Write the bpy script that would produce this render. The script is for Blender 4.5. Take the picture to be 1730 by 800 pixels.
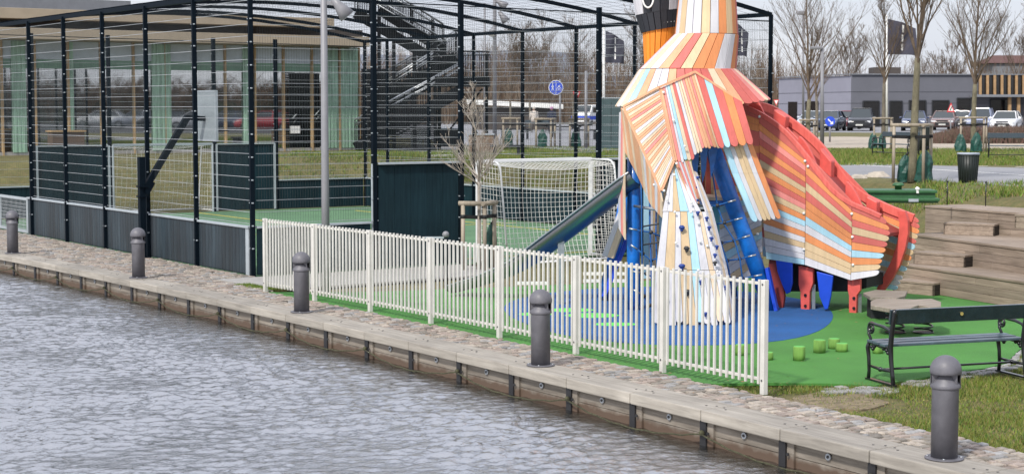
import bpy, bmesh, math, random
import numpy as np
from mathutils import Vector, Matrix
R = math.radians
rnd = random.Random(7)
C = bpy.context.scene.collection
for _o in list(bpy.data.objects): bpy.data.objects.remove(_o)
scene = bpy.context.scene

# ------------------------------------------------------------------ camera
F, CAMH = 2860.0, 3.0                       # focal length in photo pixels, eye height
TH = math.atan(216 / F)                     # pitch: horizon lies 216 px above the centre
cd = bpy.data.cameras.new('camera'); cam = bpy.data.objects.new('camera', cd); C.objects.link(cam)
cam.location = (0, 0, CAMH); cam.rotation_euler = (math.pi / 2 - TH, 0, 0)
cd.sensor_width = 36; cd.lens = 36 * F / 1730; cd.clip_start = 0.1; cd.clip_end = 3000
cd.dof.use_dof = True; cd.dof.focus_distance = 24.0; cd.dof.aperture_fstop = 4.5
scene.camera = cam
# ------------------------------------------------------------------ light
SUN_EL, SUN_AZ = 44, 211                     # degrees; azimuth clockwise from +Y: the sun is behind the camera's left
w = bpy.data.worlds.new('World'); scene.world = w; w.use_nodes = True
nt = w.node_tree; nt.nodes.clear()
N = nt.nodes.new
out = N('ShaderNodeOutputWorld'); bg = N('ShaderNodeBackground'); bg.inputs[1].default_value = 0.1
sky = N('ShaderNodeTexSky'); sky.sky_type = 'NISHITA'; sky.sun_disc = False
sky.sun_elevation = R(SUN_EL); sky.sun_rotation = R(SUN_AZ)
tc = N('ShaderNodeTexCoord'); mp = N('ShaderNodeMapping'); mp.inputs['Scale'].default_value = (1.2, 1.2, 4.0)
no = N('ShaderNodeTexNoise'); no.inputs['Scale'].default_value = 2.2; no.inputs['Detail'].default_value = 6
cr = N('ShaderNodeValToRGB')
cr.color_ramp.elements[0].position = .32; cr.color_ramp.elements[0].color = (4.5, 4.75, 5.6, 1)
cr.color_ramp.elements[1].position = .68; cr.color_ramp.elements[1].color = (6.1, 6.2, 6.7, 1)
mx = N('ShaderNodeMixRGB'); mx.inputs[0].default_value = .86
nt.links.new(tc.outputs['Generated'], mp.inputs[0]); nt.links.new(mp.outputs[0], no.inputs[0])
nt.links.new(no.outputs[0], cr.inputs[0]); nt.links.new(sky.outputs[0], mx.inputs[1]); nt.links.new(cr.outputs[0], mx.inputs[2])
# an overcast sky is brighter overhead than at the horizon
sxyz = N('ShaderNodeSeparateXYZ'); nt.links.new(tc.outputs['Generated'], sxyz.inputs[0])
mz = N('ShaderNodeMapRange'); mz.inputs[1].default_value = .05; mz.inputs[2].default_value = .5; mz.inputs[3].default_value = 1.22; mz.inputs[4].default_value = 1.85
nt.links.new(sxyz.outputs[2], mz.inputs[0]); vm = N('ShaderNodeVectorMath'); vm.operation = 'SCALE'
nt.links.new(mx.outputs[0], vm.inputs[0]); nt.links.new(mz.outputs[0], vm.inputs['Scale']); nt.links.new(vm.outputs[0], bg.inputs[0]); nt.links.new(bg.outputs[0], out.inputs[0])
sd = bpy.data.lights.new('sun', 'SUN'); sun = bpy.data.objects.new('sun', sd); C.objects.link(sun)
sd.energy = 3.4; sd.angle = R(4); sd.color = (1, .95, .87)
_d = Vector((math.sin(R(SUN_AZ)) * math.cos(R(SUN_EL)), math.cos(R(SUN_AZ)) * math.cos(R(SUN_EL)), math.sin(R(SUN_EL))))
sun.rotation_euler = _d.to_track_quat('Z', 'Y').to_euler()
scene.view_settings.view_transform = 'Standard'; scene.view_settings.look = 'None'
scene.view_settings.exposure = 0.26; scene.view_settings.gamma = 1
scene.render.engine = 'CYCLES'
scene.cycles.max_bounces = 6; scene.cycles.transparent_max_bounces = 12

# ------------------------------------------------------------------ positions
def ray(px, py):
    a = (px - 865) / F; b = -(py - 400) / F
    return a, math.cos(TH) + b * math.sin(TH), -math.sin(TH) + b * math.cos(TH)
def G(px, py, z=0.0):                        # where the sight line meets a level
    x, y, q = ray(px, py); k = (z - CAMH) / q
    return Vector((x * k, y * k, z))
def D(px, py, Y):                            # where it meets a distance
    x, y, q = ray(px, py); k = Y / y
    return Vector((x * k, Y, CAMH + q * k))
def PL(px, py, p0, ax):                      # where it meets an upright plane through p0 along ax
    x, y, q = ray(px, py); nx, ny = -ax[1], ax[0]
    k = (p0[0] * nx + p0[1] * ny) / (x * nx + y * ny)
    return Vector((x * k, y * k, CAMH + q * k))
U = Vector((-.562, .8271, 0)); V = Vector((.8271, .562, 0)); QA = math.atan2(.562, .8271)
def ST(s, t, z=0.0): return U * s + V * t + Vector((0, 0, z))
def tb(s):                                   # line of the bollards along the gently curved quay
    s = min(max(s, 2), 46)
    return 11.32 - .27 * ((s - 22.1) / 12.5) ** 2
def bt(px, s=58.0):                          # t where the sight line meets the upright plane of that s
    r = (px - 865) / F; return (.562 * s + r * .8271 * s) / (.8271 - r * .562)
GZ = 1.4                                     # level of the plateau behind

# ------------------------------------------------------------------ materials
def new_mat(name):
    m = bpy.data.materials.new(name); m.use_nodes = True
    return m, m.node_tree, m.node_tree.nodes['Principled BSDF']
MATS = {}
def pm(name, col, rough=.6, metal=0., var=.15, scale=3., bump=0., bscale=60., island=0., stretch=(1, 1, 1), col2=None, det=4, spec=.5, coat=0., big=0., bigs=.8):
    if name in MATS: return MATS[name]
    m, t, b = new_mat(name); n = t.nodes.new; L = t.links.new
    tc = n('ShaderNodeTexCoord'); mp = n('ShaderNodeMapping'); mp.inputs['Scale'].default_value = stretch
    L(tc.outputs['Object'], mp.inputs[0])
    no = n('ShaderNodeTexNoise'); no.inputs['Scale'].default_value = scale; no.inputs['Detail'].default_value = det; no.inputs['Roughness'].default_value = .62
    L(mp.outputs[0], no.inputs[0])
    cr = n('ShaderNodeValToRGB')
    if col2 is None:
        a = [max(0, c * (1 - var)) for c in col]; d = [min(1, c * (1 + var)) for c in col]
    else: a, d = col, col2
    cr.color_ramp.elements[0].color = (*a, 1); cr.color_ramp.elements[0].position = .33
    cr.color_ramp.elements[1].color = (*d, 1); cr.color_ramp.elements[1].position = .67
    L(no.outputs[0], cr.inputs[0]); last = cr.outputs[0]
    if big:
        nb = n('ShaderNodeTexNoise'); nb.inputs['Scale'].default_value = bigs; nb.inputs['Detail'].default_value = 7; nb.inputs['Roughness'].default_value = .6; L(tc.outputs['Object'], nb.inputs[0])
        rb = n('ShaderNodeMapRange'); rb.inputs[1].default_value = .32; rb.inputs[2].default_value = .68; rb.inputs[3].default_value = 1 - big; rb.inputs[4].default_value = 1 + big; L(nb.outputs[0], rb.inputs[0])
        hb = n('ShaderNodeHueSaturation'); L(rb.outputs[0], hb.inputs['Value']); L(last, hb.inputs['Color']); last = hb.outputs[0]
    if island:
        g = n('ShaderNodeNewGeometry'); hs = n('ShaderNodeHueSaturation'); mr = n('ShaderNodeMapRange')
        mr.inputs[3].default_value = 1 - island; mr.inputs[4].default_value = 1 + island
        L(g.outputs['Random Per Island'], mr.inputs[0]); L(mr.outputs[0], hs.inputs['Value']); L(last, hs.inputs['Color'])
        last = hs.outputs[0]
    L(last, b.inputs['Base Color'])
    b.inputs['Roughness'].default_value = rough; b.inputs['Metallic'].default_value = metal
    b.inputs['Specular IOR Level'].default_value = spec; b.inputs['Coat Weight'].default_value = coat
    if bump:
        n2 = n('ShaderNodeTexNoise'); n2.inputs['Scale'].default_value = bscale; n2.inputs['Detail'].default_value = 3
        bp = n('ShaderNodeBump'); bp.inputs['Strength'].default_value = bump; bp.inputs['Distance'].default_value = .02
        L(mp.outputs[0], n2.inputs[0]); L(n2.outputs[0], bp.inputs['Height']); L(bp.outputs[0], b.inputs['Normal'])
    MATS[name] = m; return m
def srgb(r, g, b):
    f = lambda c: (c / 255 / 12.92) if c / 255 <= .04045 else ((c / 255 + .055) / 1.055) ** 2.4
    return (f(r), f(g), f(b))

# ------------------------------------------------------------------ mesh builder
class MB:
    def __init__(s): s.v = []; s.f = []; s.m = []; s.sm = []
    def add(s, vs, fs, m=0, smooth=False):
        o = len(s.v); s.v += [tuple(p) for p in vs]
        for f in fs: s.f.append([o + i for i in f]); s.m.append(m); s.sm.append(smooth)
        return s
    def box(s, c, d, rz=0, m=0, tilt=None):
        M = Matrix.Rotation(rz, 3, 'Z')
        if tilt is not None: M = M @ tilt
        c = Vector(c); vs = [c + M @ Vector((x * d[0] / 2, y * d[1] / 2, z * d[2] / 2)) for x in (-1, 1) for y in (-1, 1) for z in (-1, 1)]
        return s.add(vs, [(0, 1, 3, 2), (4, 6, 7, 5), (0, 4, 5, 1), (2, 3, 7, 6), (0, 2, 6, 4), (1, 5, 7, 3)], m)
    def beam(s, a, b, w, h=None, up=(0, 0, 1), m=0, w2=None):
        a, b = Vector(a), Vector(b); h = h or w; d = (b - a).normalized(); up = Vector(up)
        if abs(d.dot(up)) > .98: up = Vector((0, 1, 0)) if abs(d.y) < .9 else Vector((1, 0, 0))
        x = d.cross(up).normalized(); y = x.cross(d).normalized(); k = (w2 or w) / w
        vs = [a + x * (i * w / 2) + y * (j * h / 2) for i, j in ((-1, -1), (1, -1), (1, 1), (-1, 1))] + \
             [b + x * (i * w / 2 * k) + y * (j * h / 2) for i, j in ((-1, -1), (1, -1), (1, 1), (-1, 1))]
        return s.add(vs, [(3, 2, 1, 0), (4, 5, 6, 7), (0, 1, 5, 4), (1, 2, 6, 5), (2, 3, 7, 6), (3, 0, 4, 7)], m)
    def tube(s, pts, rad, n=8, m=0, smooth=True, cap=True):
        pts = [Vector(p) for p in pts]
        if not hasattr(rad, '__len__'): rad = [rad] * len(pts)
        vs = []; fs = []; ref = None
        for i, p in enumerate(pts):
            d = (pts[min(i + 1, len(pts) - 1)] - pts[max(i - 1, 0)]).normalized()
            if ref is None: ref = Vector((0, 0, 1)) if abs(d.z) < .9 else Vector((1, 0, 0))
            x = d.cross(ref).normalized(); y = x.cross(d).normalized(); ref = y
            for k in range(n):
                a = 2 * math.pi * k / n; vs.append(p + (x * math.cos(a) + y * math.sin(a)) * rad[i])
        for i in range(len(pts) - 1):
            for k in range(n): fs.append((i * n + k, i * n + (k + 1) % n, (i + 1) * n + (k + 1) % n, (i + 1) * n + k))
        s.add(vs, fs, m, smooth)
        if cap: o = len(s.v) - len(vs); s.f.append([o + k for k in range(n)][::-1]); s.m.append(m); s.sm.append(False); s.f.append([len(s.v) - n + k for k in range(n)]); s.m.append(m); s.sm.append(False)
        return s
    def lathe(s, c, prof, n=24, m=0, smooth=True):          # prof: (radius, z) from bottom to top
        c = Vector(c); vs = []; fs = []
        for r, z in prof:
            for k in range(n): a = 2 * math.pi * k / n; vs.append(c + Vector((r * math.cos(a), r * math.sin(a), z)))
        for i in range(len(prof) - 1):
            for k in range(n): fs.append((i * n + k, i * n + (k + 1) % n, (i + 1) * n + (k + 1) % n, (i + 1) * n + k))
        s.add(vs, fs, m, smooth); o = len(s.v) - len(vs)
        s.f.append([o + k for k in range(n)][::-1]); s.m.append(m); s.sm.append(False)
        s.f.append([len(s.v) - n + k for k in range(n)]); s.m.append(m); s.sm.append(False)
        return s
    def slab(s, poly, off, m=0):                            # ngon outline given an offset vector
        poly = [Vector(p) for p in poly]; off = Vector(off); n = len(poly)
        s.add(poly + [p + off for p in poly], [list(range(n))[::-1], [n + i for i in range(n)]] + [(i, (i + 1) % n, n + (i + 1) % n, n + i) for i in range(n)], m)
        return s
    def ball(s, c, r, m=0, n=10, k=6, sc=(1, 1, 1), jit=0):
        c = Vector(c); vs = [c + Vector((0, 0, -r * sc[2]))]; fs = []
        for i in range(1, k):
            a = -math.pi / 2 + math.pi * i / k
            for j in range(n):
                b = 2 * math.pi * j / n; q = r * (1 + (rnd.uniform(-jit, jit) if jit else 0))
                vs.append(c + Vector((q * math.cos(a) * math.cos(b) * sc[0], q * math.cos(a) * math.sin(b) * sc[1], q * math.sin(a) * sc[2])))
        vs.append(c + Vector((0, 0, r * sc[2]))); t = len(vs) - 1
        for j in range(n):
            fs.append((0, 1 + (j + 1) % n, 1 + j)); fs.append((t, 1 + (k - 2) * n + j, 1 + (k - 2) * n + (j + 1) % n))
            for i in range(k - 2): fs.append((1 + i * n + j, 1 + i * n + (j + 1) % n, 1 + (i + 1) * n + (j + 1) % n, 1 + (i + 1) * n + j))
        return s.add(vs, fs, m, True)
    def build(s, name, mats, parent=None, bevel=0, local=False, fix=True):
        me = bpy.data.meshes.new(name)
        org = Vector((0, 0, 0))
        if parent is not None and not local:
            p = parent
            while p.parent: p = p.parent
            org = Vector(p.location)
        me.from_pydata([tuple(Vector(q) - org) for q in s.v], [], s.f); me.update()
        for m in (mats if isinstance(mats, (list, tuple)) else [mats]): me.materials.append(m)
        me.polygons.foreach_set('material_index', s.m); me.polygons.foreach_set('use_smooth', s.sm)
        if fix and len(s.f) < 20000:
            bm = bmesh.new(); bm.from_mesh(me); bmesh.ops.recalc_face_normals(bm, faces=bm.faces); bm.to_mesh(me); bm.free()
        o = bpy.data.objects.new(name, me); C.objects.link(o)
        if parent is not None: o.parent = parent
        if bevel:
            b = o.modifiers.new('bevel', 'BEVEL'); b.width = bevel; b.segments = 2; b.limit_method = 'ANGLE'
        return o
def tag(o, label=None, cat=None, group=None, kind=None):
    if label: o['label'] = label
    if cat: o['category'] = cat
    if group: o['group'] = group
    if kind: o['kind'] = kind
    return o
def thing(name, loc, label, cat, group=None, rz=0):
    o = bpy.data.objects.new(name, None); o.empty_display_size = .2; C.objects.link(o)
    o.location = loc; o.rotation_euler = (0, 0, rz)
    return tag(o, label, cat, group)
def dup(root, loc, rz=None, label=None, group=None, scale=None):
    def cp(o, par):
        c = o.copy(); C.objects.link(c); c.parent = par
        for ch in o.children: cp(ch, c)
        return c
    r = cp(root, None); r.location = loc
    if rz is not None: r.rotation_euler = (0, 0, rz)
    if scale: r.scale = (scale,) * 3
    if label: r['label'] = label
    if group: r['group'] = group
    return r
def struct(name, mb, m, **k): return tag(mb.build(name, m, **k), kind='structure')
def lerp(a, b, t): return a + (b - a) * t
def poly_at(P, u):                                       # point at fraction u of a polyline
    P = [Vector(p) for p in P]; L = [0]
    for a, b in zip(P, P[1:]): L.append(L[-1] + (b - a).length)
    d = u * L[-1]
    for i in range(len(P) - 1):
        if d <= L[i + 1] + 1e-9: return P[i].lerp(P[i + 1], (d - L[i]) / max(1e-9, L[i + 1] - L[i]))
    return P[-1]
# ================================================================== SETTING
m_turf = pm('pitch_turf', (.085, .18, .09), .9, big=.12, var=.25, scale=40, bump=.3, bscale=300)
m_rub = pm('green_rubber', (.058, .205, .034), .9, var=.4, scale=140, bump=.6, bscale=200, det=4, big=.16)
m_blue = pm('blue_rubber', (.008, .085, .27), .9, var=.4, scale=140, bump=.6, bscale=200, det=4, big=.18)
m_lime = pm('lime_rubber', (.1, .55, .09), .9, var=.1)
m_grass = pm('grass_ground', (.05, .075, .014), .95, scale=9, col2=(.175, .13, .055), bump=1., bscale=30, det=14, big=.3, bigs=1.3)
[setattr(n.inputs['Roughness'], 'default_value', .8) for n in m_grass.node_tree.nodes if n.type == 'TEX_NOISE']
m_asph = pm('pale_asphalt', (.22, .222, .235), .9, big=.12, bigs=.4, var=.1, scale=12, bump=.3, bscale=100, det=8)
m_gravel = pm('pale_gravel', (.36, .31, .25), .95, var=.18, scale=6, bump=.6, bscale=80, det=8)
m_conc = pm('concrete', (.30, .29, .275), .85, var=.12, scale=8, bump=.2, bscale=100, det=8)
m_sand = pm('joint_sand', (.075, .062, .045), .95, var=.25, scale=20, bump=.5, det=8)
m_white = pm('white_paint', (.72, .72, .7), .6, var=.06)

def sstep(x): x = min(1, max(0, x)); return x * x * (3 - 2 * x)
def hgt(s, t):
    # low pitch and playground, rising to the plateau behind
    t0 = 22.0 + 4.0 * sstep((s - 21) / 5.5)
    w_ = 3.2 - .9 * sstep((s - 21) / 5)
    a = sstep((t - t0) / w_); b = sstep((s - 46.9) / 5.0)
    k = max(a, b) if t > 13.2 else b * sstep((t - 12) / 3)
    h = GZ * k
    d = max(0, math.hypot(max(0, t - 40), max(0, s - 60)) - 90)
    return h + (.03 * math.sin(s * 2.1) * math.sin(t * 1.7) if .05 < k < .98 else 0)
sg = sorted(set([-600, -400, -250, -150, -100, -70, -50, -35, -25, -18, -12, -6] + [round(i * .5, 2) for i in range(0, 121)] + [64, 70, 80, 95, 120, 150, 180, 220, 280, 350, 450, 600, 900]))
tg = [None, 11.6] + [12 + i * .4 for i in range(0, 50)] + [33, 35, 38, 42, 50, 60, 75, 90, 110, 130, 150, 170, 200, 240, 300, 400, 600, 900]
mb = MB(); vs = []; fs = []
for s in sg:
    for t in tg:
        tt = tb(s) + .05 if t is None else t
        vs.append(ST(s, tt, hgt(s, tt) - (.06 if hgt(s, tt) < .01 else .0)))
n = len(tg)
for i in range(len(sg) - 1):
    for j in range(n - 1): fs.append((i * n + j, i * n + j + 1, (i + 1) * n + j + 1, (i + 1) * n + j))
mb.add(vs, fs, 0, True); struct('ground', mb, m_grass)

def sheet(name, pts, z, m, sub=None):
    mb = MB(); pts = [Vector((p[0], p[1], z)) for p in pts]; mb.slab(pts, (0, 0, -.03)); return struct(name, mb, m)
def st(s, t): return ST(s, t)
# playground rubber
qe = lambda s: tb(s) + .84
green = [G(1300, 646)] + [st(s, tb(s) + .90) for s in (14, 16, 18, 20, 22, 24, 25.2)] + [st(24.3, 13.6), st(23.9, 15), st(23.4, 17), st(23, 19), st(22.6, 21.7), st(20.5, 21.9), st(18, 21.2)]
green += [Vector((7.9, 25.2, 0)), Vector((7.7, 23.4, 0)), G(1722, 590), G(1700, 612), G(1660, 622), G(1600, 630), G(1545, 640), G(1480, 650), G(1400, 647)]
sheet('playground_surface', green, .0, m_rub)
bp = [Vector((2.32 + 2.42 * math.cos(a) * (1 + .05 * math.sin(3 * a)), 24.95 + 3.55 * math.sin(a), 0)) for a in [i * 2 * math.pi / 48 for i in range(48)]]
sheet('blue_surface_patch', bp, .005, m_blue)
for i, (px, py, a, b) in enumerate([(965, 524, .34, .12), (1000, 533, .4, .14), (905, 531, .25, .1), (1040, 548, .3, .09)]):
    c = G(px, py); sheet('green_surface_spot', [c + Vector((a * math.cos(q), b * 2 * math.sin(q), 0)) for q in [k * math.pi / 8 for k in range(16)]], .010, m_lime)
# pitch inside the cage
C0, C1, T0, T1 = 27.72, 45.9, 13.2, 25.7
sheet('pitch_surface', [st(C0, T0), st(C0, T1), st(C1, T1), st(C1, T0)], .0, m_turf)
m_line = pm('yellow_line', (.5, .42, .08), .8)
for (a, b) in (((28.5, 17.2), (28.5, 21.8)), ((36.9, 13.4), (36.9, 25.2)), ((40.5, 20.0), (45.6, 20.0)), ((30, 24.3), (44, 24.3))):
    mb = MB(); mb.beam(ST(*a, .006), ST(*b, .006), .07, .006); struct('pitch_line', mb, m_line)
# paving strip base
strip = [st(s, tb(s) + .1) for s in range(0, 61, 2)] + [st(60, 14), st(46.6, 14), st(46.5, 13.1), st(27.6, 13.3), st(27.4, 12.8), st(25.4, 12.75), st(25.2, 12.16)] + [st(s, tb(s) + .84) for s in range(24, -1, -2)]
sheet('paving_bed', strip, -.02, m_sand)
sheet('concrete_slab', [st(25.35, 12.75), st(26.6, 12.42), st(27.5, 12.38), st(27.55, 17.5), st(25.6, 17.5)], .008, m_conc)
# cobbles laid as real stones
mb = MB(); m_cob = [pm('cobble_' + k, c, .8, var=.22, scale=14, bump=.5, bscale=60, island=.22, det=8) for k, c in
         (('pink', (.27, .222, .19)), ('buff', (.31, .272, .23)), ('grey', (.25, .245, .24)), ('brown', (.185, .165, .14)))]
s = 2.0
while s < 52:
    tw = tb(s) + .19; te = (tb(s) + .86 if s < 25.1 else (12.32 if s < 27.5 else (13.1 if s < 46.5 else 14.0)))
    ds = rnd.uniform(.09, .125); t = tw - rnd.uniform(0, .03)
    far = s > 24
    while t < te:
        dt = rnd.uniform(.10, .19)
        if t + dt > te + .07: dt = max(.08, te - t + rnd.uniform(0, .05))
        g = .012; j = lambda a: rnd.uniform(-a, a)
        zt = .012 + rnd.uniform(-.006, .010); e = .016
        q = [(s + g, t + g), (s + ds - g, t + g), (s + ds - g, t + dt - g), (s + g, t + dt - g)]
        q = [(a + j(.012), b + j(.014)) for a, b in q]
        cs = sum(a for a, b in q) / 4; ct = sum(b for a, b in q) / 4
        base = [ST(a, b, -.04) for a, b in q]; mid = [ST(a, b, zt - .012) for a, b in q]
        top = [ST(lerp(a, cs, .16), lerp(b, ct, .12), zt + j(.003)) for a, b in q]
        f = [(8, 9, 10, 11)]
        for k in range(4):
            f += [(k, (k + 1) % 4, 4 + (k + 1) % 4, 4 + k), (4 + k, 4 + (k + 1) % 4, 8 + (k + 1) % 4, 8 + k)]
        mb.add(base + mid + top, f, rnd.choice((0, 1, 1, 2, 0, 3)))
        t += dt
    s += ds
struct('cobble_path', mb, m_cob, fix=False)

sheet('grass_corner', [st(25.22, 12.24), st(26.75, 12.24), st(26.5, 12.42), st(25.35, 12.72)], .004, m_grass)
# quay ---------------------------------------------------------------
def wood(name, c, c2, island=.12, rz=QA, sc=1.0, rough=.8, along='u'):
    # grain runs along the given direction (object space)
    if name in MATS: return MATS[name]
    m, t, b = new_mat(name); n = t.nodes.new; L = t.links.new
    tcn = n('ShaderNodeTexCoord'); m0 = n('ShaderNodeMapping'); m0.vector_type = 'POINT'
    m0.inputs['Rotation'].default_value = (0, 0, -rz)
    mp = n('ShaderNodeMapping'); mp.inputs['Scale'].default_value = {'u': (14 * sc, .8 * sc, 14 * sc), 'v': (.8 * sc, 14 * sc, 14 * sc), 'z': (14 * sc, 14 * sc, .8 * sc)}[along]
    L(tcn.outputs['Object'], m0.inputs[0]); L(m0.outputs[0], mp.inputs[0])
    no = n('ShaderNodeTexNoise'); no.inputs['Scale'].default_value = 1.6; no.inputs['Detail'].default_value = 8; no.inputs['Roughness'].default_value = .65
    no.inputs['Distortion'].default_value = .5
    L(mp.outputs[0], no.inputs[0]); cr = n('ShaderNodeValToRGB')
    cr.color_ramp.elements[0].color = (*c, 1); cr.color_ramp.elements[0].position = .3
    cr.color_ramp.elements[1].color = (*c2, 1); cr.color_ramp.elements[1].position = .7
    L(no.outputs[0], cr.inputs[0])
    nb = n('ShaderNodeTexNoise'); nb.inputs['Scale'].default_value = 1.1; nb.inputs['Detail'].default_value = 6; L(tcn.outputs['Object'], nb.inputs[0])
    mr0 = n('ShaderNodeMapRange'); mr0.inputs[1].default_value = .3; mr0.inputs[2].default_value = .7; mr0.inputs[3].default_value = .8; mr0.inputs[4].default_value = 1.15; L(nb.outputs[0], mr0.inputs[0])
    g = n('ShaderNodeNewGeometry'); hs = n('ShaderNodeHueSaturation'); mr = n('ShaderNodeMapRange')
    mr.inputs[3].default_value = 1 - island; mr.inputs[4].default_value = 1 + island
    L(g.outputs['Random Per Island'], mr.inputs[0]); mu = n('ShaderNodeMath'); mu.operation = 'MULTIPLY'
    L(mr.outputs[0], mu.inputs[0]); L(mr0.outputs[0], mu.inputs[1]); L(mu.outputs[0], hs.inputs['Value']); L(cr.outputs[0], hs.inputs['Color'])
    L(hs.outputs[0], b.inputs['Base Color']); b.inputs['Roughness'].default_value = rough
    bp = n('ShaderNodeBump'); bp.inputs['Strength'].default_value = .35; bp.inputs['Distance'].default_value = .01
    L(no.outputs[0], bp.inputs['Height']); L(bp.outputs[0], b.inputs['Normal'])
    MATS[name] = m; return m
m_cap = wood('weathered_timber', (.19, .172, .148), (.35, .322, .28), .12)
m_steel = pm('galvanised_steel', (.42, .44, .46), .42, metal=.85, var=.12, scale=20)
m_blk = pm('black_iron', (.008, .009, .011), .3, var=.1, coat=.3)
m_fend = pm('quay_near_black', (.012, .012, .014), .6)  # near-black for the quay uprights and bolt heads
# wet boards: grey above, brown stain near the water line (a stain with its own edge)
m_wet = wood('quay_board', (.105, .088, .07), (.25, .22, .185), .16)
t_ = m_wet.node_tree; n_ = t_.nodes.new; b_ = t_.nodes['Principled BSDF']; src = b_.inputs['Base Color'].links[0].from_socket
g_ = n_('ShaderNodeNewGeometry'); sx = n_('ShaderNodeSeparateXYZ'); t_.links.new(g_.outputs['Position'], sx.inputs[0])
nn = n_('ShaderNodeTexNoise'); nn.inputs['Scale'].default_value = 7; nn.inputs['Detail'].default_value = 9; t_.links.new(g_.outputs['Position'], nn.inputs[0])
ma = n_('ShaderNodeMath'); ma.operation = 'MULTIPLY_ADD'; ma.inputs[1].default_value = .16; t_.links.new(nn.outputs[0], ma.inputs[0]); t_.links.new(sx.outputs[2], ma.inputs[2])
mr = n_('ShaderNodeMapRange'); mr.inputs[1].default_value = -.19; mr.inputs[2].default_value = -.13; t_.links.new(ma.outputs[0], mr.inputs[0])
mm = n_('ShaderNodeMixRGB'); mm.inputs[1].default_value = (.085, .055, .037, 1); t_.links.new(mr.outputs[0], mm.inputs[0]); t_.links.new(src, mm.inputs[2]); t_.links.new(mm.outputs[0], b_.inputs['Base Color'])

quay = thing('timber_quay', ST(22, tb(22), 0), 'long weathered timber quay edge above the dark water', 'quay wall')
seams = [0.0]
s = 11.51 - 1.178 * 8
posts = [s + 1.178 * k for k in range(44)]
cap = MB(); brd = MB(); bolts = MB()
for k, (a, b) in enumerate(zip(posts, posts[1:])):
    q = [(a + .006, -.29), (b - .006, -.29), (b - .006, .17), (a + .006, .17)]
    P = [ST(x, tb(x) + o, .03) for x, o in q]
    cap.slab(P, (0, 0, -.115))
    for z0, z1 in ((-.085, -.225), (-.23, -.75)):
        P = [ST(a + .0, tb(a) - .20, z0), ST(b, tb(b) - .20, z0), ST(b, tb(b) - .20, z1), ST(a, tb(a) - .20, z1)]
        brd.slab(P, V * .08)
    c = a; pst = MB(); pst.box(ST(c, tb(c) - .225, -.42), (.06, .09, .66), QA, 0)
    pst.box(ST(c - .085, tb(c) - .215, -.42), (.035, .10, .66), QA, 1); pst.build('fender_post', [m_fend, m_wet], quay)
    wb = MB()
    mid = (a + b) / 2
    for r0, m0, e in ((.032, 0, .225), (.014, 1, .232)):
        x = ST(mid, tb(mid) - e, -.14); wb.tube([x, x + V * .02], r0, 14, m0)
    wb.build('bolt', [m_steel, m_fend], quay)
    bolts.tube([ST(a - .085, tb(a) - .27, -.2), ST(a - .085, tb(a) - .255, -.2)], .016, 8, 1)
    for ds in (-.14, -.05, .06, .15):
        bolts.tube([ST(a + ds, tb(a) + (.02 if ds * ds > .005 else .08) - .1, .03), ST(a + ds, tb(a) + (.02 if ds * ds > .005 else .08) - .1, .0335)], .012, 8, 1)
cap.build('cap_beam', m_cap, quay, bevel=.012); brd.build('face_board', m_wet, quay, bevel=.004)
tag(bolts.build('cap_screw', [m_steel, m_fend], quay), kind='stuff')
m_rope = pm('mossy_rope', (.045, .045, .022), .9, var=.5, scale=30)
rp = MB()
for k in range(1, 41, 2):
    a, b = posts[k], posts[k + 2]
    pts = []
    for i in range(17):
        u = i / 16; x = lerp(a, b, u) - .02; sag = 4 * u * (1 - u)
        pts.append(ST(x, tb(x) - .29 - .03 * sag, -.21 - .115 * sag + .006 * math.sin(i * 2.3)))
    rp.tube(pts, .009, 6)
    rp.ball(ST(a - .02, tb(a) - .285, -.2), .03)
tag(rp.build('safety_rope', m_rope), 'mossy yellowish rope hanging in loops from the quay boards above the water', 'rope')

# water ---------------------------------------------------------------
m, t, b = new_mat('water'); b.inputs['Base Color'].default_value = (.008, .008, .007, 1); b.inputs['Roughness'].default_value = .05; b.inputs['IOR'].default_value = 6.6

tcn = t.nodes.new('ShaderNodeTexCoord'); mp = t.nodes.new('ShaderNodeMapping'); mp.inputs['Scale'].default_value = (1, 1.25, 1); mp.inputs['Rotation'].default_value = (0, 0, .15)
nz = t.nodes.new('ShaderNodeTexNoise'); nz.inputs['Scale'].default_value = 30; nz.inputs['Detail'].default_value = 3; nz.inputs['Roughness'].default_value = .55
bpn = t.nodes.new('ShaderNodeBump'); bpn.inputs['Strength'].default_value = .9; bpn.inputs['Distance'].default_value = .012
t.links.new(tcn.outputs['Object'], mp.inputs[0]); t.links.new(mp.outputs[0], nz.inputs[0]); t.links.new(nz.outputs[0], bpn.inputs['Height']); t.links.new(bpn.outputs[0], b.inputs['Normal'])
m_water = m
WZ = -.33
rg = np.random.default_rng(3); dx = .034; nx, ny = 640, 800
x0, y0 = -14.5, 9.0
kx = np.fft.fftfreq(nx, dx)[:, None] * 2 * np.pi; ky = np.fft.fftfreq(ny, dx)[None, :] * 2 * np.pi
kk = np.sqrt(kx ** 2 + ky ** 2) + 1e-6
wd = np.array((.25, -.97)); cosd = (kx * wd[0] + ky * wd[1]) / kk
k0 = 2 * np.pi / .55
amp = (np.where(kk > 2, kk ** -1.3 * np.exp(-(17 / kk) ** 2), 0) + 1.3 * np.where(kk > 1, kk ** -2.2 * np.exp(-(3 / kk) ** 2), 0)) * np.exp(-(kk / 85) ** 2) * (.35 + .65 * cosd ** 2)
hh = np.fft.ifft2(np.fft.fft2(rg.standard_normal((nx, ny))) * amp).real
hh *= .0112 / hh.std()
X = x0 + np.arange(nx) * dx; Y = y0 + np.arange(ny) * dx
XX, YY = np.meshgrid(X, Y, indexing='ij')
tt = XX * V.x + YY * V.y; keep = tt < 11.30
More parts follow.
